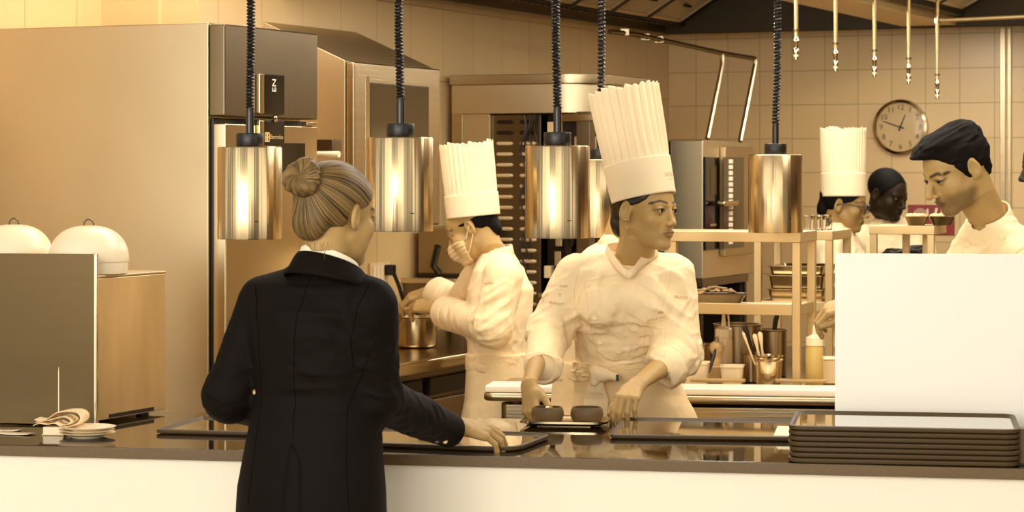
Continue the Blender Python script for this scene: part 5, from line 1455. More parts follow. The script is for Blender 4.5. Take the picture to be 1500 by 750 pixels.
    text_on('sleeve_lettering', 'BRASSE', .0118, PRINT, jo, jk, q(1007, 437), (1, .4, -.10), UP, base)
    text_on('sleeve_lettering', 'ecole', .0115, PRINT, jo, jk, q(817, 420), (1, -.35, -.1), UP, base)
    text_on('sleeve_lettering', 'BRANDT', .0115, PRINT, jo, jk, q(807, 446), (1, -.35, -.15), UP, base)
    text_on('sleeve_emblem', 'Y', .015, PRINT, jo, jk, q(812, 434), (1, -.35, -.1), UP, base)
    # apron
    hw = secs_of([(P(932, 800, 6.90), .200, .150), (P(932, 690, 6.88), .205, .150), (P(931, 630, 6.87), .196, .142), (P(922, 575, 6.84), .160, .120), (P(914, 540, 6.81), .142, .108), (P(913, 528, 6.81), .141, .107)], ax, fd)
    ap = folded(loft([(np.array([base[0], 6.90, .34]), ax, fd, .20, .15)]+hw, .3), [((.25, 0, 1), .25, .05, .006, P(960, 590, 6.75), .15, 1.5), ((1, 0, .1), .15, .03, .003, P(914, 545, 6.7), .08, 2.5), ((-.3, 0, 1), .3, .06, .006, P(900, 640, 6.75), .15, 3.5), ((1, 0, -.5), .2, .04, .004, P(990, 600, 6.75), .1, 5.5)])
    ap = CUT(CUT(ap, P(913, 529, 6.8), (0, 0, 1), .006), (base[0], 6.9, .36), (0, 0, -1), .006)
    ao = sdf_obj('apron', ap, .005, APRON, p, base)
    wb_ = OFF(loft(secs_of([(P(914, 560, 6.825), .150, .113), (P(913.5, 545, 6.815), .142, .108), (P(913, 527, 6.81), .140, .107)], ax, fd), .1), .003)
    wb_ = folded(CUT(CUT(wb_, P(913, 531, 6.8), (.03, 0, 1), .006), P(913, 556, 6.8), (.02, 0, -1), .006), [((1, 0, .05), .25, .012, .0045, None, 0, 1.0)])
    sdf_obj('waistband', wb_, .0032, APRON, ao, base)
    kc = P(880, 549, 6.68)
    kt = U([ell(kc, (.026, .018, .022)), rc(kc+np.array([-.010, -.004, .010]), kc+np.array([.044, -.004, -.006]), .014, .012), rc(kc+np.array([-.02, 0, .014]), kc+np.array([-.018, 0, -.02]), .015, .012)], .008)
    kt = folded(kt, [((1, 0, -.3), .05, .016, .0022, None, 0, 2.0)])
    sdf_obj('apron_knot', kt, .0028, CHEFW, ao, base)
    tw = kc+np.array([.044, -.017, -.006])-base
    MB().add([tw+np.array([-.002, 0, -.010]), tw+np.array([.006, 0, -.010]), tw+np.array([.006, 0, .008]), tw+np.array([-.002, 0, .008])], [(0, 1, 2, 3)]).build('cloth_tag', INK, ao, solid=.001)
    tl_ = loft(secs_of([(kc+np.array([-.012, .006, -.012]), .018, .010), (P(873, 585, 6.71), .034, .009), (P(870, 620, 6.70), .038, .008), (P(868, 660, 6.72), .040, .008)], ax, fd), .3)
    tl_ = folded(tl_, [((.1, 0, 1), .15, .02, .003, None, 0, 6.0)])
    to = sdf_obj('apron_tail', tl_, .0032, CHEFW, ao, base)
    for z in (577, 579.6): seam('stripe', mat('grey_stripe', S(.6), .8), to, tl_, [P(862, z-1, 6.66), P(883, z+1, 6.66)], fr_, .0005, base)
    legs(p, base, (base[0], 6.88, .9), ax, fd, 0)
    # hat
    up = nz([-.175, .12, .98]); c_ = HW(H, (0, -.004, .033))+np.array([0, 0, .0])
    hat = toque('toque', p, base, c_, up, H.R[:, 1], .0815, .0905, .103, .305, HATW, 26, seed=4, amp=.0042)
    rt = nz(np.cross(nz(H.R[:, 1]), up))
    # lettering on the hat band
    vs, fs = text_mesh('ECOLE', .0145); lt, lf_ = text_mesh('CUISINE', .006)
    fw = H.R[:, 1]-up*np.dot(H.R[:, 1], up); fw = nz(fw); rtt = np.cross(fw, up)
    def onband(vs_, z0, a0):
        out = []
        for v in vs_:
            a = a0-v[0]/.088; r = .0815+(.0905-.0815)*(z0+v[1])/.305+.0036
            out.append(c_-base+rtt*r*math.sin(a)+fw*r*1.12*math.cos(a)+up*(z0+v[1]))
        return out
    a0 = -.12
    MB().add(onband(vs, .047, a0), fs).build('hat_lettering', PRINT, hat); MB().add(onband(lt, .033, a0), lf_).build('hat_lettering', PRINT, hat)
    return p
front_chef()
# ================================================================ the person in the dark suit, seen from behind
def suited():
    base = np.array([P(462, 0, 5.36)[0], 5.36, 0.0])
    H = make_head(P(492.5, 314, 5.33), 141, 6, 0, .955, jaw=.92, brow=.8)
    R = rotm(157); ax, fd = R[:, 0], R[:, 1]
    secs = secs_of([(P(455, 800, 5.37), .182, .135), (P(456, 715, 5.37), .176, .130), (P(460, 640, 5.37), .160, .118), (P(463, 575, 5.37), .144, .105), (P(462, 510, 5.37), .152, .114),
                    (P(463, 460, 5.37), .160, .116), (P(466, 425, 5.37), .158, .090), (P(476, 402, 5.36), .085, .066)], ax, fd)
    LS, RS = P(386, 446, 5.43), P(543, 449, 5.29)
    LE, LW = P(337, 580, 5.43), P(405, 608, 5.66)
    RE, RW = P(549, 582, 5.34), P(667, 624, 5.655)
    rf, rb_ = (.86, .33, -.16), (.10, -.42, .90)
    rh = make_hand(RW, rf, rb_, True, [(.35, .45, .3), (.42, .52, .35), (.46, .55, .35), (.50, .55, .35)], (.7, .6, -.35), (.2, .2), .95, spread=.12)
    lf_, lb = (.9, .3, -.1), (-.2, .3, .9)
    lh = make_hand(LW, lf_, lb, False, [(.5, .6, .4)]*4, s=.93)
    neck = loft([(HW(H, (0, -.022, -.02)), H.R[:, 0], H.R[:, 1], .053, .058), (HW(H, (0, -.022, -.085)), H.R[:, 0], H.R[:, 1], .048, .050), (P(479, 398, 5.36), ax, fd, .052, .050), (P(474, 425, 5.36), ax, fd, .07, .055)], cap=.5)
    body = U([neck, loft(shrink(secs[2:7], .025))], .03); body = U([body, H.skin], .012)
    body = U([body, U([make_arm(LS, LE, LW, lf_, lb, False, .92), lh], .008), U([make_arm(RS, RE, RW, rf, rb_, True, .92), rh], .008)], .012)
    p = sdf_obj('person', body, .0026, SKIN, None, base, face_tone(H)); p.location = tuple(base)
    tag(p, 'person in a black suit seen from behind, hair in a bun, leaning on a tray', 'person')
    eyes_for(H, p, base)
    Bl = np.array([0, -.112, .070]); B = HW(H, Bl)-base; axw = H.R@nz([0, .82, -.45])
    HM = strand_mat('fair_streaked_hair', B, axw, S(.06), S(.52), 20, 5, rough=.42, spec=.22)
    hs = hair_shape(H, .0085, [(-.2, -.2), (-.085, -.085), (-.062, -.050), (-.035, -.026), (-.012, -.022), (.012, .002), (.022, .030), (.05, .058), (.075, .070), (.2, .07)], -.084, [ell((0, -.085, -.015), (.052, .035, .055))], .0015, None, (120, 30, 30))
    sdf_obj('hair', hs, .0026, HM, p, base)
    # bun
    bx = nz(H.R@nz([.25, -.9, .25])); e1 = nz(np.cross(bx, UP)); e2 = np.cross(e1, bx); c = HW(H, Bl+np.array([0, -.010, .004]))
    def torus(q):
        v = q-c.astype(F4); h = v@bx.astype(F4); a = v@e1.astype(F4); b = v@e2.astype(F4); r = np.sqrt(a*a+b*b)
        an = np.arctan2(b, a)
        return np.sqrt((r-.0225)**2*.85+(h*.95)**2)-.0205+.0022*np.sin(an*3+r*120)+.0010*np.sin(an*11+h*260)
    bun = Sh(torus, c-.052, c+.052)
    bun = U([bun, ell(c-bx*.008, (.024, .024, .024))], .008)
    BM = strand_mat('bun_hair', c-base, bx, S(.06), S(.54), 14, 9, 26, rough=.42, spec=.22)
    sdf_obj('hair_bun', bun, .0022, BM, p, base)
    # loose hairs at the nape
    rng = random.Random(2); mb = MB()
    for k in range(9):
        a = HW(H, (rng.uniform(-.035, .05), -.078+rng.uniform(-.004, .004), -.07+rng.uniform(-.012, .01))); d = np.array([rng.uniform(-.006, .012), .0, -rng.uniform(.012, .03)])
        mb.tube([a-base, a-base+d*.5+bx*.002, a-base+d], .0004, 4)
    mb.build('nape_wisps', HM, p)
    # jacket
    sl = [rc(LS, LE, .060, .056), rc(LE, LW, .056, .042), rc(RS, RE, .060, .055), rc(RE, P(660, 631, 5.63), .055, .041)]
    tor = loft(secs, .4)
    sh1 = rc(P(470, 412, 5.37), LS+np.array([0, 0, .012]), .050, .046); sh2 = rc(P(470, 412, 5.37), RS+np.array([0, 0, .012]), .050, .046)
    jk = U([U([tor, sh1, sh2], .035), CUT(U(sl[:2], .03), LW, LW-LE), CUT(U(sl[2:], .03), P(660, 631, 5.63)+np.array([.0, 0, 0]), np.array(P(660, 631, 5.63))-RE, .004)], .015)
    gl = fd*-1.0
    Fd = [((1, 0, -.35), .16, .035, .0055, P(470, 520, 5.25), .11, 1.0), ((.6, 0, -.8), .14, .035, .006, P(530, 490, 5.25), .08, 4.0), ((1, 0, .1), .20, .03, .0040, P(460, 575, 5.25), .08, 7.0),
          ((1, .2, -.3), .09, .026, .009, RE, .075, 3.0), ((.5, .2, -1), .10, .03, .006, (RE+RW)/2, .09, 8.0), ((1, 0, .5), .10, .028, .006, (RS+RE)/2, .08, 2.0), ((1, 0, .3), .09, .026, .008, LE, .07, 5.0), ((1, 0, -.6), .10, .03, .006, (LS+LE)/2, .07, 9.0)]
    Fd = [(a_, b_, c_, d_*1.45, e_, f_, g_) for a_, b_, c_, d_, e_, f_, g_ in Fd]
    jk = folded(jk, Fd)
    jk = SUB(jk, rc(P(480, 392, 5.36), P(484, 350, 5.35), .050, .062), .004)
    jk = CUT(jk, P(455, 792, 5.37), (0, 0, -1), .004)
    jo = sdf_obj('suit_jacket', jk, .0034, SUIT, p, base)
    LINE = mat('seam_black', S(.02), .95, spec=.05)
    nb = -fd; qd = lambda x, y: P(x, y, 5.24)
    seam('back_seam', LINE, jo, jk, [qd(437, 405), qd(426, 480), qd(420, 560), qd(422, 640)], nb, .0011, base, 14, -.0004)
    seam('side_seam', LINE, jo, jk, [qd(541, 520), qd(508, 600), qd(507, 690), qd(512, 760)], (0, -1, 0), .0010, base, 14, -.0004)
    seam('side_seam', LINE, jo, jk, [qd(373, 500), qd(377, 590), qd(368, 660), qd(358, 750)], (0, -1, 0), .0010, base, 14, -.0004)
    seam('armhole_seam', LINE, jo, jk, [qd(540, 418), qd(524, 450), qd(513, 500), qd(518, 545)], (0, -1, 0), .0011, base, 14, -.0004)
    seam('armhole_seam', LINE, jo, jk, [qd(366, 422), qd(369, 460), qd(374, 500)], (0, -1, 0), .0011, base, 14, -.0004)
    # vent flap
    pts = [(422, 655), (417, 680), (412, 715), (408, 760), (408, 790)]; a = march(jk, [np.array(P(x, y, 5.20)) for x, y in pts], np.array([0, 1.0, 0])); w_ = [.004, .03, .04, .045, .045]
    rows = [[a[i]+np.array([-.001, -.0035, 0])-base, a[i]+np.array([w_[i]*.5, -.0045, 0])-base, march(jk, [a[i]+np.array([w_[i], -.05, 0])], np.array([0, 1.0, 0]))[0]+np.array([0, -.0005, 0])-base] for i in range(len(pts))]
    MB().grid(rows).build('vent_flap', SUIT, jo, smooth=True, solid=.003)
    # collar and shirt
    cc = P(483, 370, 5.322); tiltz = lambda a, z: -.028*(1+math.cos(a-.35))
    ring_band('shirt_collar', mat('shirt_white', S(.97), .6), p, base, cc, ax, fd, UP, [(.068, .064, -.025), (.0665, .0625, .012), (.0645, .0605, .0175), (.0625, .0585, .010)], .3, 2*PI-.3, thick=.002, zfn=tiltz)
    ring_band('jacket_collar', SUITL, jo, base, cc, ax, fd, UP, [(.073, .069, -.045), (.0715, .068, .000), (.074, .071, .0045), (.080, .078, -.004), (.094, .092, -.030), (.102, .100, -.042)], .3, 2*PI-.3, thick=.003, zfn=tiltz)
    # cuff buttons
    BT = mat('horn_button', S(.62), .25, .3)
    for (x, y), m in (((651, 649), BT), ((639, 648), BLACK), ((372, 575), BT)): disc('cuff_button', m, jo, jk, P(x, y, 5.5 if x > 500 else 5.35), (0, -1, .05), .0062, .003, base)
    legs(p, base, (base[0], 5.37, .79), ax, fd, 0, TROU, w=.078)
    return p
suited()
# ================================================================ the other cooks
def cook(label, base, H, yaw, secs, arms, hr, skin, h, hs=None, tone=None, folds=(), sleeve=(.058, .054, .050), group=None, collar=None, apron=True, cuff=True, sm=CHEFW, nk=(.048, .05), eyes=True, legs_=True, wf=.022):
    """arms: [(shoulder, elbow, wrist, hand f, hand b, right, curls, cuff fraction)]"""
    R = rotm(yaw); ax, fd = R[:, 0], R[:, 1]
    secs = secs_of(secs, ax, fd); nb_ = secs[-1][0]
    neck = loft([(HW(H, (0, -.020, -.02)), H.R[:, 0], H.R[:, 1], .052*nk[0]/.048, .056), (HW(H, (0, -.022, -.085)), H.R[:, 0], H.R[:, 1], nk[0], nk[1]), (nb_, ax, fd, .052, .050), (nb_-UP*.03-fd*.012, ax, fd, .056, .044)], cap=.5)
    body = U([neck, loft(shrink(secs[1:-1], wf))], .03); body = U([body, H.skin], .012)
    sl = []; cf = []
    for S_, E_, W_, f, b, rt, cu, fr in arms:
        hd = make_hand(W_, f, b, rt, cu, s=.95)
        body = U([body, U([make_arm(S_, E_, W_, f, b, rt, .95), hd], .008)], .012)
        c_ = np.array(E_)+(np.array(W_)-np.array(E_))*fr; n_ = nz(np.array(W_)-np.array(E_))
        s_ = U([rc(S_, E_, sleeve[0], sleeve[1]), rc(E_, c_, sleeve[1], sleeve[2])], .03); sl.append(CUT(s_, c_, n_, .004)); cf.append((s_, c_, n_))
    p = sdf_obj('person', body, h, skin, None, base, tone or face_tone(H)); p.location = tuple(base); tag(p, label, 'person')
    if eyes: eyes_for(H, p, base, (0, 1, -.15))
    tor = loft(secs, .5); sho = [rc(secs[-2][0], np.array(a[0])+UP*.008, .055, .050) for a in arms]
    trunk = U([tor]+sho, .035)
    jk = U([trunk]+sl, .016)
    if folds: jk = folded(jk, list(folds)+[((.2, .1, 1), .09, .04, .003, None, 0, 2.2)])
    up = nz(secs[-1][0]-secs[-3][0]); cc = secs[-1][0]+up*(.012)
    jk = SUB(jk, rc(cc-up*.01, cc+up*.06, .052, .075), .005)
    jo = sdf_obj('jacket', jk, h*1.3, sm, p, base)
    fdc = nz(fd-up*np.dot(fd, up)); axc = np.cross(fdc, up)
    if collar is not None:
        dr, gap = collar
        ring_band('collar', sm, jo, base, cc, axc, fdc, up, [(.064, .062, -.022), (.062, .060, .004), (.060, .058, .022), (.0585, .0565, .024)], gap, 2*PI-gap, thick=.004, zfn=lambda a, z: -dr*(1+math.cos(a))*.5)
    if cuff:
        for s_, c_, n_ in cf:
            q = CUT(CUT(OFF(s_, .004), c_+n_*.003, n_, .003), c_-n_*.07, -n_, .003); sdf_obj('cuff', q, h*1.4, sm, jo, base)
    if apron:
        w0 = secs[1]; ap = loft([(np.array([w0[0][0], w0[0][1], .38]), ax, fd, w0[3]+.035, w0[4]+.045), (secs[0][0], ax, fd, secs[0][3]+.03, secs[0][4]+.038), (w0[0], ax, fd, w0[3]+.012, w0[4]+.012), (secs[2][0], ax, fd, secs[2][3]+.006, secs[2][4]+.006)], .2)
        ap = CUT(ap, secs[2][0], nz(secs[2][0]-secs[1][0]), .005); ap = folded(ap, [((.1, 0, 1), .3, .05, .005, None, 0, 1.0)])
        ao = sdf_obj('apron', ap, max(h*1.6, .006), APRON, p, base)
        wb_ = OFF(loft([(w0[0], ax, fd, w0[3]+.014, w0[4]+.014), (secs[2][0]-UP*.05, ax, fd, secs[2][3]+.006, secs[2][4]+.006), (secs[2][0]+UP*.03, ax, fd, secs[2][3]+.005, secs[2][4]+.005)], .3), .003)
        wb_ = CUT(CUT(wb_, secs[2][0]+UP*.004, UP, .005), secs[2][0]-UP*.055, -UP, .005)
        sdf_obj('waistband', folded(wb_, [((1, 0, 0), .2, .014, .003, None, 0, 4.0)]), h*1.4, APRON, ao, base)
    if hs is not None: sdf_obj('hair', hs, h, hr, p, base)
    if legs_: legs(p, base, (base[0], base[1], .86), ax, fd, 0, w=.072, sp=.060)
    return p, jo, jk, ax, fd
BH = mat('black_hair', S(.03), .7, spec=.15, bump=((260, 60, 260), .0012))

# ---- masked chef at the saucepan
def masked():
    D = 8.3; base = np.array([P(735, 0, D)[0], D, 0.0])
    H = make_head(P(692, 333, 8.28), -106, 27, 0, .95, jaw=.95)
    R = rotm(-112); near_ = -R[:, 0]*.15   # his left side faces the lens
    nS, fS = P(738, 405, 8.15), P(706, 402, 8.42)
    arms = [(nS, P(722, 480, 8.12), P(636, 452, 8.56), (-.72, .55, .12), (-.1, -.55, .83), False, [(.5, .6, .4), (.55, .7, .4), (.6, .7, .45), (.65, .7, .45)], .80),
            (fS, P(676, 448, 8.62), P(632, 425, 8.76), (-.85, .05, -.25), (-.2, -.35, .9), True, [(.5, .6, .4), (.55, .6, .4), (.6, .6, .4), (.6, .6, .4)], .85)]
    secs = [(P(735, 650, D), .15, .115), (P(735, 585, D), .148, .112), (P(731, 518, D), .138, .102), (P(731, 465, D), .142, .108), (P(733, 425, D), .148, .108), (P(731, 398, D), .135, .080), (P(727, 376, 8.29), .075, .062)]
    F_ = [((-.8, 0, -.5), .14, .035, .010, P(715, 440, 8.1), .13, 1.0), ((.2, 0, 1), .14, .04, .008, P(755, 450, 8.2), .12, 2.0), ((1, 0, .2), .1, .03, .010, P(722, 480, 8.1), .08, 3.0), ((0, .2, 1), .1, .028, .007, P(670, 460, 8.35), .08, 5.0), ((1, 0, 0), .15, .025, .006, P(732, 510, 8.2), .08, 6.0)]
    hs = hair_shape(H, .004, [(-.2, -.2), (-.09, -.085), (-.06, -.055), (-.02, -.032), (.0, -.01), (.02, .035), (.05, .072), (.2, .075)], -.080, [ell((0, -.080, -.03), (.035, .022, .04))], .002, None, (90, 30, 120), ztop=.022)
    p, jo, jk, ax, fd = cook('chef in tall white hat and face mask bent over a saucepan', base, H, -112, secs, arms, BH, SKIN, .0036, hs, face_tone(H), F_, collar=(.010, .5), sleeve=(.066, .062, .056))
    # face mask
    m0 = OFF(U([H.face, ell((0, .098, -.052), (.020, .024, .034))], .02), .004)
    def mk(q):
        d = m0(q); d = smax(d, q[:, 2]+.022+.25*np.maximum(0, .09-q[:, 1]), .002); d = smax(d, -.118-q[:, 2], .002); d = smax(d, .038-q[:, 1]-.15*(q[:, 2]+.06), .002)
        return d+.0012*np.sin(q[:, 2]*420)
    fm = sdf_obj('face_mask', XF(Sh(mk, m0.lo, m0.hi), H.o, H.R, H.s), .0030, mat('mask_blue', S(.80), .7), p, base)
    for sg in (-1, 1):
        for z in (-.035, -.095):
            pts = [HW(H, q_)-base for q_ in ((sg*.045, .052, z+.004), (sg*.066, .022, z*.6-.012), (sg*.078, -.016, .004 if z > -.05 else -.028))]
            MB().tube(pts, .0022, 6).build('ear_loop', WHITE, fm, smooth=True)
    up = nz([-.10, .03, .99])
    toque('toque', p, base, HW(H, (0, -.021, .034)), up, H.R[:, 1]*np.array([1, 1, 0]), .0815, .084, .078, .252, HATW, 30, seed=9, amp=.0022)
    text_on('sleeve_lettering', 'ecole', .013, PRINT, jo, jk, P(716, 415, 8.1), (1, .2, .05), UP, base)
    text_on('chest_lettering', 'chef', .010, PRINT, jo, jk, P(690, 430, 8.1), (1, .2, .2), UP, base)
masked()

# ---- dark haired chef on the right
def dark_haired():
    base = np.array([P(1492, 0, 6.62)[0], 6.62, 0.0])
    H = make_head(P(1401, 246, 6.42), -69, 26, 0, .945, jaw=1.04, fem=False, brow=1.35, nose=1.05, lidopen=.0040, lip=.85)
    lS, rS = P(1500, 388, 6.40), P(1418, 392, 6.66)
    arms = [(lS, P(1462, 520, 6.34), P(1395, 470, 6.52), (-.9, .3, -.1), (0, -.2, .95), False, [(.5, .6, .4)]*4, .7),
            (rS, P(1345, 490, 6.70), P(1254, 443, 6.58), (-.86, .05, -.20), (-.3, -.45, .84), True, [(.7, .7, .4), (.8, .75, .4), (.85, .8, .4), (.9, .8, .4)], .72)]
    secs = [(P(1505, 660, 6.68), .175, .125), (P(1503, 590, 6.66), .17, .125), (P(1500, 525, 6.64), .16, .115), (P(1492, 455, 6.60), .175, .125), (P(1478, 405, 6.56), .185, .12), (P(1470, 360, 6.53), .165, .085), (P(1452, 326, 6.50), .075, .064)]
    F_ = [((.8, 0, .5), .15, .04, .008, P(1450, 370, 6.4), .12, 1.0), ((.3, 0, 1), .12, .035, .006, P(1400, 365, 6.5), .08, 3.0)]
    hl_ = [(-.2, -.2), (-.088, -.070), (-.060, -.052), (-.036, -.030), (-.030, .008), (-.01, .022), (.012, .034), (.030, .046), (.046, .060), (.060, .074), (.072, .100), (.085, .125), (.2, .12)]
    hs = hair_shape(H, .0055, hl_, -.076, [ell((0, .020, .090), (.058, .074, .032)), ell((.006, .076, .080), (.044, .034, .024)), ell((.012, .100, .070), (.030, .017, .018)), ell((0, -.05, .07), (.064, .058, .053)), ell((0, -.066, -.02), (.05, .034, .045))], .0075, None, (75, 26, 110), k=.012)
    HB = strand_mat('short_black_hair', HW(H, (0, -.16, .12))-base, H.R@np.array([0, 1, -.35]), S(.010), S(.085), 30, 9, rough=.7, bump=.003, spec=.15)
    p, jo, jk, ax, fd = cook('dark-haired chef in white bending to look down behind the white panel', base, H, -48, secs, arms, HB, SKIN, .0026, hs, face_tone(H, .12, .60, stubble=.50, browz=-.004, browth=.0046), F_, collar=(.012, .42), nk=(.054, .056), sleeve=(.070, .066, .056))
    lashes(H, p, base, .0040, .0011)
    fr_ = np.array([0, -1.0, 0])
    for (x, y) in ((1428, 362), (1480, 350)): disc('button', CHEFW, jo, jk, P(x, y, 6.3), fr_, .0075, .004, base)
dark_haired()

# ---- toque wearer with glasses
def bespectacled():
    D = 10.2; base = np.array([P(1230, 0, D)[0], D, 0.0])
    H = make_head(P(1237, 299, 10.18), 72, 10, 0, .95, jaw=.95)
    arms = [(P(1215, 362, 10.05), P(1218, 450, 10.0), P(1262, 470, 10.0), (.9, .1, -.3), (0, -.3, .95), True, [(.5, .6, .4)]*4, .8),
            (P(1248, 362, 10.34), P(1255, 450, 10.34), P(1280, 470, 10.24), (.9, 0, -.3), (0, -.3, .95), False, [(.5, .6, .4)]*4, .8)]
    secs = [(P(1230, 560, D), .15, .115), (P(1230, 500, D), .15, .112), (P(1230, 450, D), .14, .105), (P(1230, 410, D), .145, .11), (P(1229, 375, D), .148, .108), (P(1228, 352, D), .135, .08), (P(1228, 337, D), .075, .062)]
    hs = hair_shape(H, .008, [(-.2, -.2), (-.09, -.075), (-.06, -.045), (-.02, -.028), (.0, .0), (.02, .045), (.05, .072), (.2, .075)], -.095, [ell((0, -.09, -.03), (.05, .03, .05))], .002, None, (90, 30, 120))
    p, jo, jk, ax, fd = cook('cook with glasses and straight tall white hat at the rear', base, H, 80, secs, arms, BH, SKIN2, .0040, hs, face_tone(H), [((.3, 0, 1), .15, .04, .006, None, 0, 1.0)], collar=(.008, .4))
    toque('toque', p, base, HW(H, (0, -.012, .034)), nz([.0, .02, 1]), H.R[:, 1]*np.array([1, 1, 0]), .083, .0875, .098, .285, HATW, 36, seed=12, amp=.0018)
    g = MB()
    for sg in (-1, 1):
        c = np.array([sg*.0325, .108, -.004]); pts = []
        for k in range(25):
            a = 2*PI*k/24; pts.append(HW(H, c+np.array([.024*math.cos(a), -.004*abs(math.cos(a)), .0195*math.sin(a)]))-base)
        g.tube(pts, .0026, 6)
        g.tube([HW(H, q)-base for q in ((sg*.057, .102, .004), (sg*.073, .06, .004), (sg*.080, .0, .004), (sg*.080, -.02, -.008))], .0022, 6)
    g.tube([HW(H, q)-base for q in ((-.009, .109, .0), (0, .113, .003), (.009, .109, .0))], .0022, 6)
    g.build('glasses', BLACK, p, smooth=True)
bespectacled()

# ---- tall man at the rear
def rear_man():
    D = 10.8; base = np.array([P(1304, 0, D)[0], D, 0.0])
    H = make_head(P(1300, 284, 10.74), 42, 16, 0, .96, jaw=1.1, fem=False, brow=1.2, nose=1.0, lidopen=.003)
    arms = [(P(1262, 352, 10.76), P(1266, 440, 10.70), P(1312, 382, 10.52), (.75, -.2, .3), (.1, -.9, .3), True, [(.5, .6, .4)]*4, .8),
            (P(1348, 352, 10.86), P(1358, 440, 10.75), P(1342, 386, 10.54), (-.75, -.1, .3), (.1, -.9, .3), False, [(.5, .6, .4)]*4, .8)]
    secs = [(P(1306, 560, D), .17, .12), (P(1306, 500, D), .165, .118), (P(1306, 450, D), .158, .112), (P(1306, 405, D), .17, .12), (P(1306, 368, D), .178, .118), (P(1305, 345, D), .16, .085), (P(1303, 326, D), .078, .064)]
    hs = hair_shape(H, .0025, [(-.2, -.2), (-.07, -.07), (-.04, -.04), (-.02, -.02), (.0, .03), (.03, .05), (.05, .068), (.075, .075), (.2, .07)], -.075, (), .001, None, (200, 200, 200))
    p, jo, jk, ax, fd = cook('man with close-cropped hair in white, looking down at the rear', base, H, 20, secs, arms, BH, SKIN3, .0040, hs, face_tone(H, .5, .8), [((.5, 0, 1), .15, .045, .008, None, 0, 1.0)], collar=(.012, .4), sleeve=(.066, .062, .054), nk=(.056, .056))
rear_man()
kq = P(1331, 366, 10.48); kb = thing('dark_utensil', 'small dark utensil in the hands of the man at the rear', 'utensil', tuple(kq), 0)
MB().tube([(-.05, 0, -.01), (.0, 0, .0), (.03, 0, -.004), (.055, 0, -.02)], [.006, .012, .012, .006], 10).build('handle', BLACK, kb, smooth=True)

# ---- person cut by the right edge of the frame
def edge_cook():
    D = 7.55; base = np.array([P(1575, 0, D)[0], D, 0.0])
    H = make_head(P(1541, 240, 7.5), -82, 8, 0, .96, jaw=.95)
    arms = [(P(1580, 350, 7.35), P(1585, 480, 7.35), P(1545, 520, 7.45), (-.9, .1, -.2), (0, -.2, .95), False, [(.5, .6, .4)]*4, .8), (P(1575, 350, 7.72), P(1575, 480, 7.75), P(1535, 520, 7.7), (-.9, .1, -.2), (0, -.2, .95), True, [(.5, .6, .4)]*4, .8)]
    secs = [(P(1580, 640, D), .15, .115), (P(1580, 560, D), .15, .112), (P(1580, 490, D), .14, .105), (P(1580, 420, D), .145, .11), (P(1578, 370, D), .148, .105), (P(1572, 335, D), .14, .08), (P(1562, 312, D), .075, .062)]
    hs = hair_shape(H, .010, [(-.2, -.2), (-.07, -.07), (-.03, -.028), (.0, .0), (.02, .045), (.05, .072), (.2, .075)], -.08, (), .004, None, (60, 60, 60))
    p, jo, jk, ax, fd = cook('dark-skinned person with braided topknot cut off by the right edge', base, H, -82, secs, arms, BH, SKIN3, .0042, hs, face_tone(H, .5, .8), [((.3, 0, 1), .15, .04, .006, None, 0, 1.0)], collar=(.008, .4))
    c = HW(H, (0, .012, .142)); b_ = [ell(c, (.040, .040, .036))]
    for k in range(40):
        a = k*2.4; z = -.9+1.8*k/39; r = math.sqrt(1-z*z); b_.append(ell(c+np.array([.046*r*math.cos(a), .046*r*math.sin(a), .043*z]), (.0105, .0105, .010)))
    sdf_obj('braided_topknot', U(b_, .004), .004, BH, p, base)
edge_cook()

# ---- person right behind the front chef
def hidden_cook():
    D = 7.30; base = np.array([P(868, 0, D)[0], D, 0.0])
    H = make_head(P(936, 304, D), 95, 24, 0, .90)
    arms = [(P(884, 396, 7.15), P(880, 490, 7.16), P(925, 520, 7.18), (.9, .1, -.2), (0, -.2, .95), True, [(.5, .6, .4)]*4, .8), (P(890, 396, 7.36), P(890, 490, 7.36), P(930, 520, 7.34), (.9, 0, -.2), (0, -.2, .95), False, [(.5, .6, .4)]*4, .8)]
    secs = [(P(866, 640, D), .100, .110), (P(866, 590, D), .100, .110), (P(864, 530, D), .100, .104), (P(863, 470, D), .106, .104), (P(868, 420, D), .115, .104), (P(882, 389, D), .110, .084), (P(903, 368, D), .070, .058)]
    hs = hair_shape(H, .008, [(-.2, -.2), (-.09, -.075), (-.06, -.045), (-.02, -.028), (.0, .0), (.02, .045), (.05, .072), (.2, .075)], -.095)
    cook('person in white behind the front chef, only a strip of jacket showing', base, H, 90, secs, arms, BH, SKIN, .0050, hs, face_tone(H), [((.2, 0, 1), .2, .05, .006, None, 0, 1.0)], collar=(.008, .4), sleeve=(.052, .05, .046))
hidden_cook()
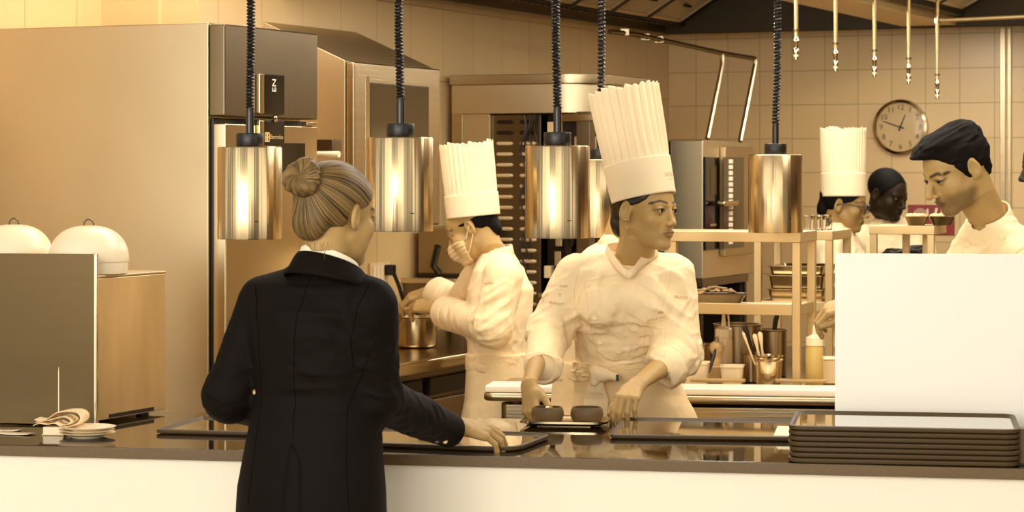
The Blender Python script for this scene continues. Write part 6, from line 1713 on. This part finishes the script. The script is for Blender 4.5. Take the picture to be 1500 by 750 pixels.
# ================================================================ camera, light
cam = bpy.data.cameras.new('camera'); co_ = bpy.data.objects.new('camera', cam); COL.objects.link(co_)
co_.location = (0, 0, CAM_Z); co_.rotation_euler = (PI/2, 0, 0)
cam.sensor_width = 36; cam.lens = F_PX/1500*36; cam.shift_y = -125/1500.0
cam.clip_start = .05; cam.clip_end = 100
cam.dof.use_dof = True; cam.dof.focus_distance = 6.4; cam.dof.aperture_fstop = 9
SC.camera = co_
SC.view_settings.view_transform = 'Standard'; SC.view_settings.look = 'None'; SC.view_settings.gamma = 1; SC.view_settings.exposure = .08
SC.view_settings.use_curve_mapping = False

w = bpy.data.worlds.new('daylight'); SC.world = w; w.use_nodes = True
nt = w.node_tree; N = nt.nodes.new; L = nt.links.new; bg = nt.nodes['Background']
tc = N('ShaderNodeTexCoord'); sx = N('ShaderNodeSeparateXYZ'); L(tc.outputs['Generated'], sx.inputs[0])
def math_(op, a, b=None, c=None):
    n = N('ShaderNodeMath'); n.operation = op
    for i, v in enumerate((a, b, c)):
        if v is None: continue
        if isinstance(v, (int, float)): n.inputs[i].default_value = v
        else: L(v, n.inputs[i])
    return n.outputs[0]
az = math_('ARCTAN2', sx.outputs['X'], math_('MULTIPLY', sx.outputs['Y'], -1))
el = sx.outputs['Z']
win = math_('GREATER_THAN', math_('SINE', math_('MULTIPLY_ADD', az, 7.0, .6)), -.15)
win = math_('MULTIPLY', win, math_('LESS_THAN', sx.outputs['Y'], -.05))
win = math_('MULTIPLY', win, math_('GREATER_THAN', el, -.12)); win = math_('MULTIPLY', win, math_('LESS_THAN', el, .55))
stren = math_('MULTIPLY_ADD', win, 1.85, .36)
bg.inputs['Color'].default_value = (1.0, .95, .855, 1); L(stren, bg.inputs['Strength'])

def area(name, loc, rot, sx_, sy_, power, col=(1, .945, .84)):
    l = bpy.data.lights.new(name, 'AREA'); l.shape = 'RECTANGLE'; l.size = sx_; l.size_y = sy_; l.energy = power; l.color = col
    o = bpy.data.objects.new(name, l); COL.objects.link(o); o.location = loc; o.rotation_euler = rot; return o
p = K(-3.2, 6.6, 2.86); area('ceiling_light', p, (0, 0, KA), 2.2, .9, 42)
p = K(-1.2, 6.6, 2.86); area('ceiling_light', p, (0, 0, KA), 2.2, .9, 42)
p = K(-3.2, 9.4, 2.24); area('hood_light', K(-2.83, 9.2, 2.285), (0, 0, KA), .2, 3.4, 36)
area('hood_light', K(-1.6, 9.2, 2.7), (0, 0, KA), .5, 3.4, 36)
area('dining_window', (-2.6, -.3, 2.3), (PI/2-.06, 0, -.30), 4.2, 2.4, 215, (1, .95, .86))
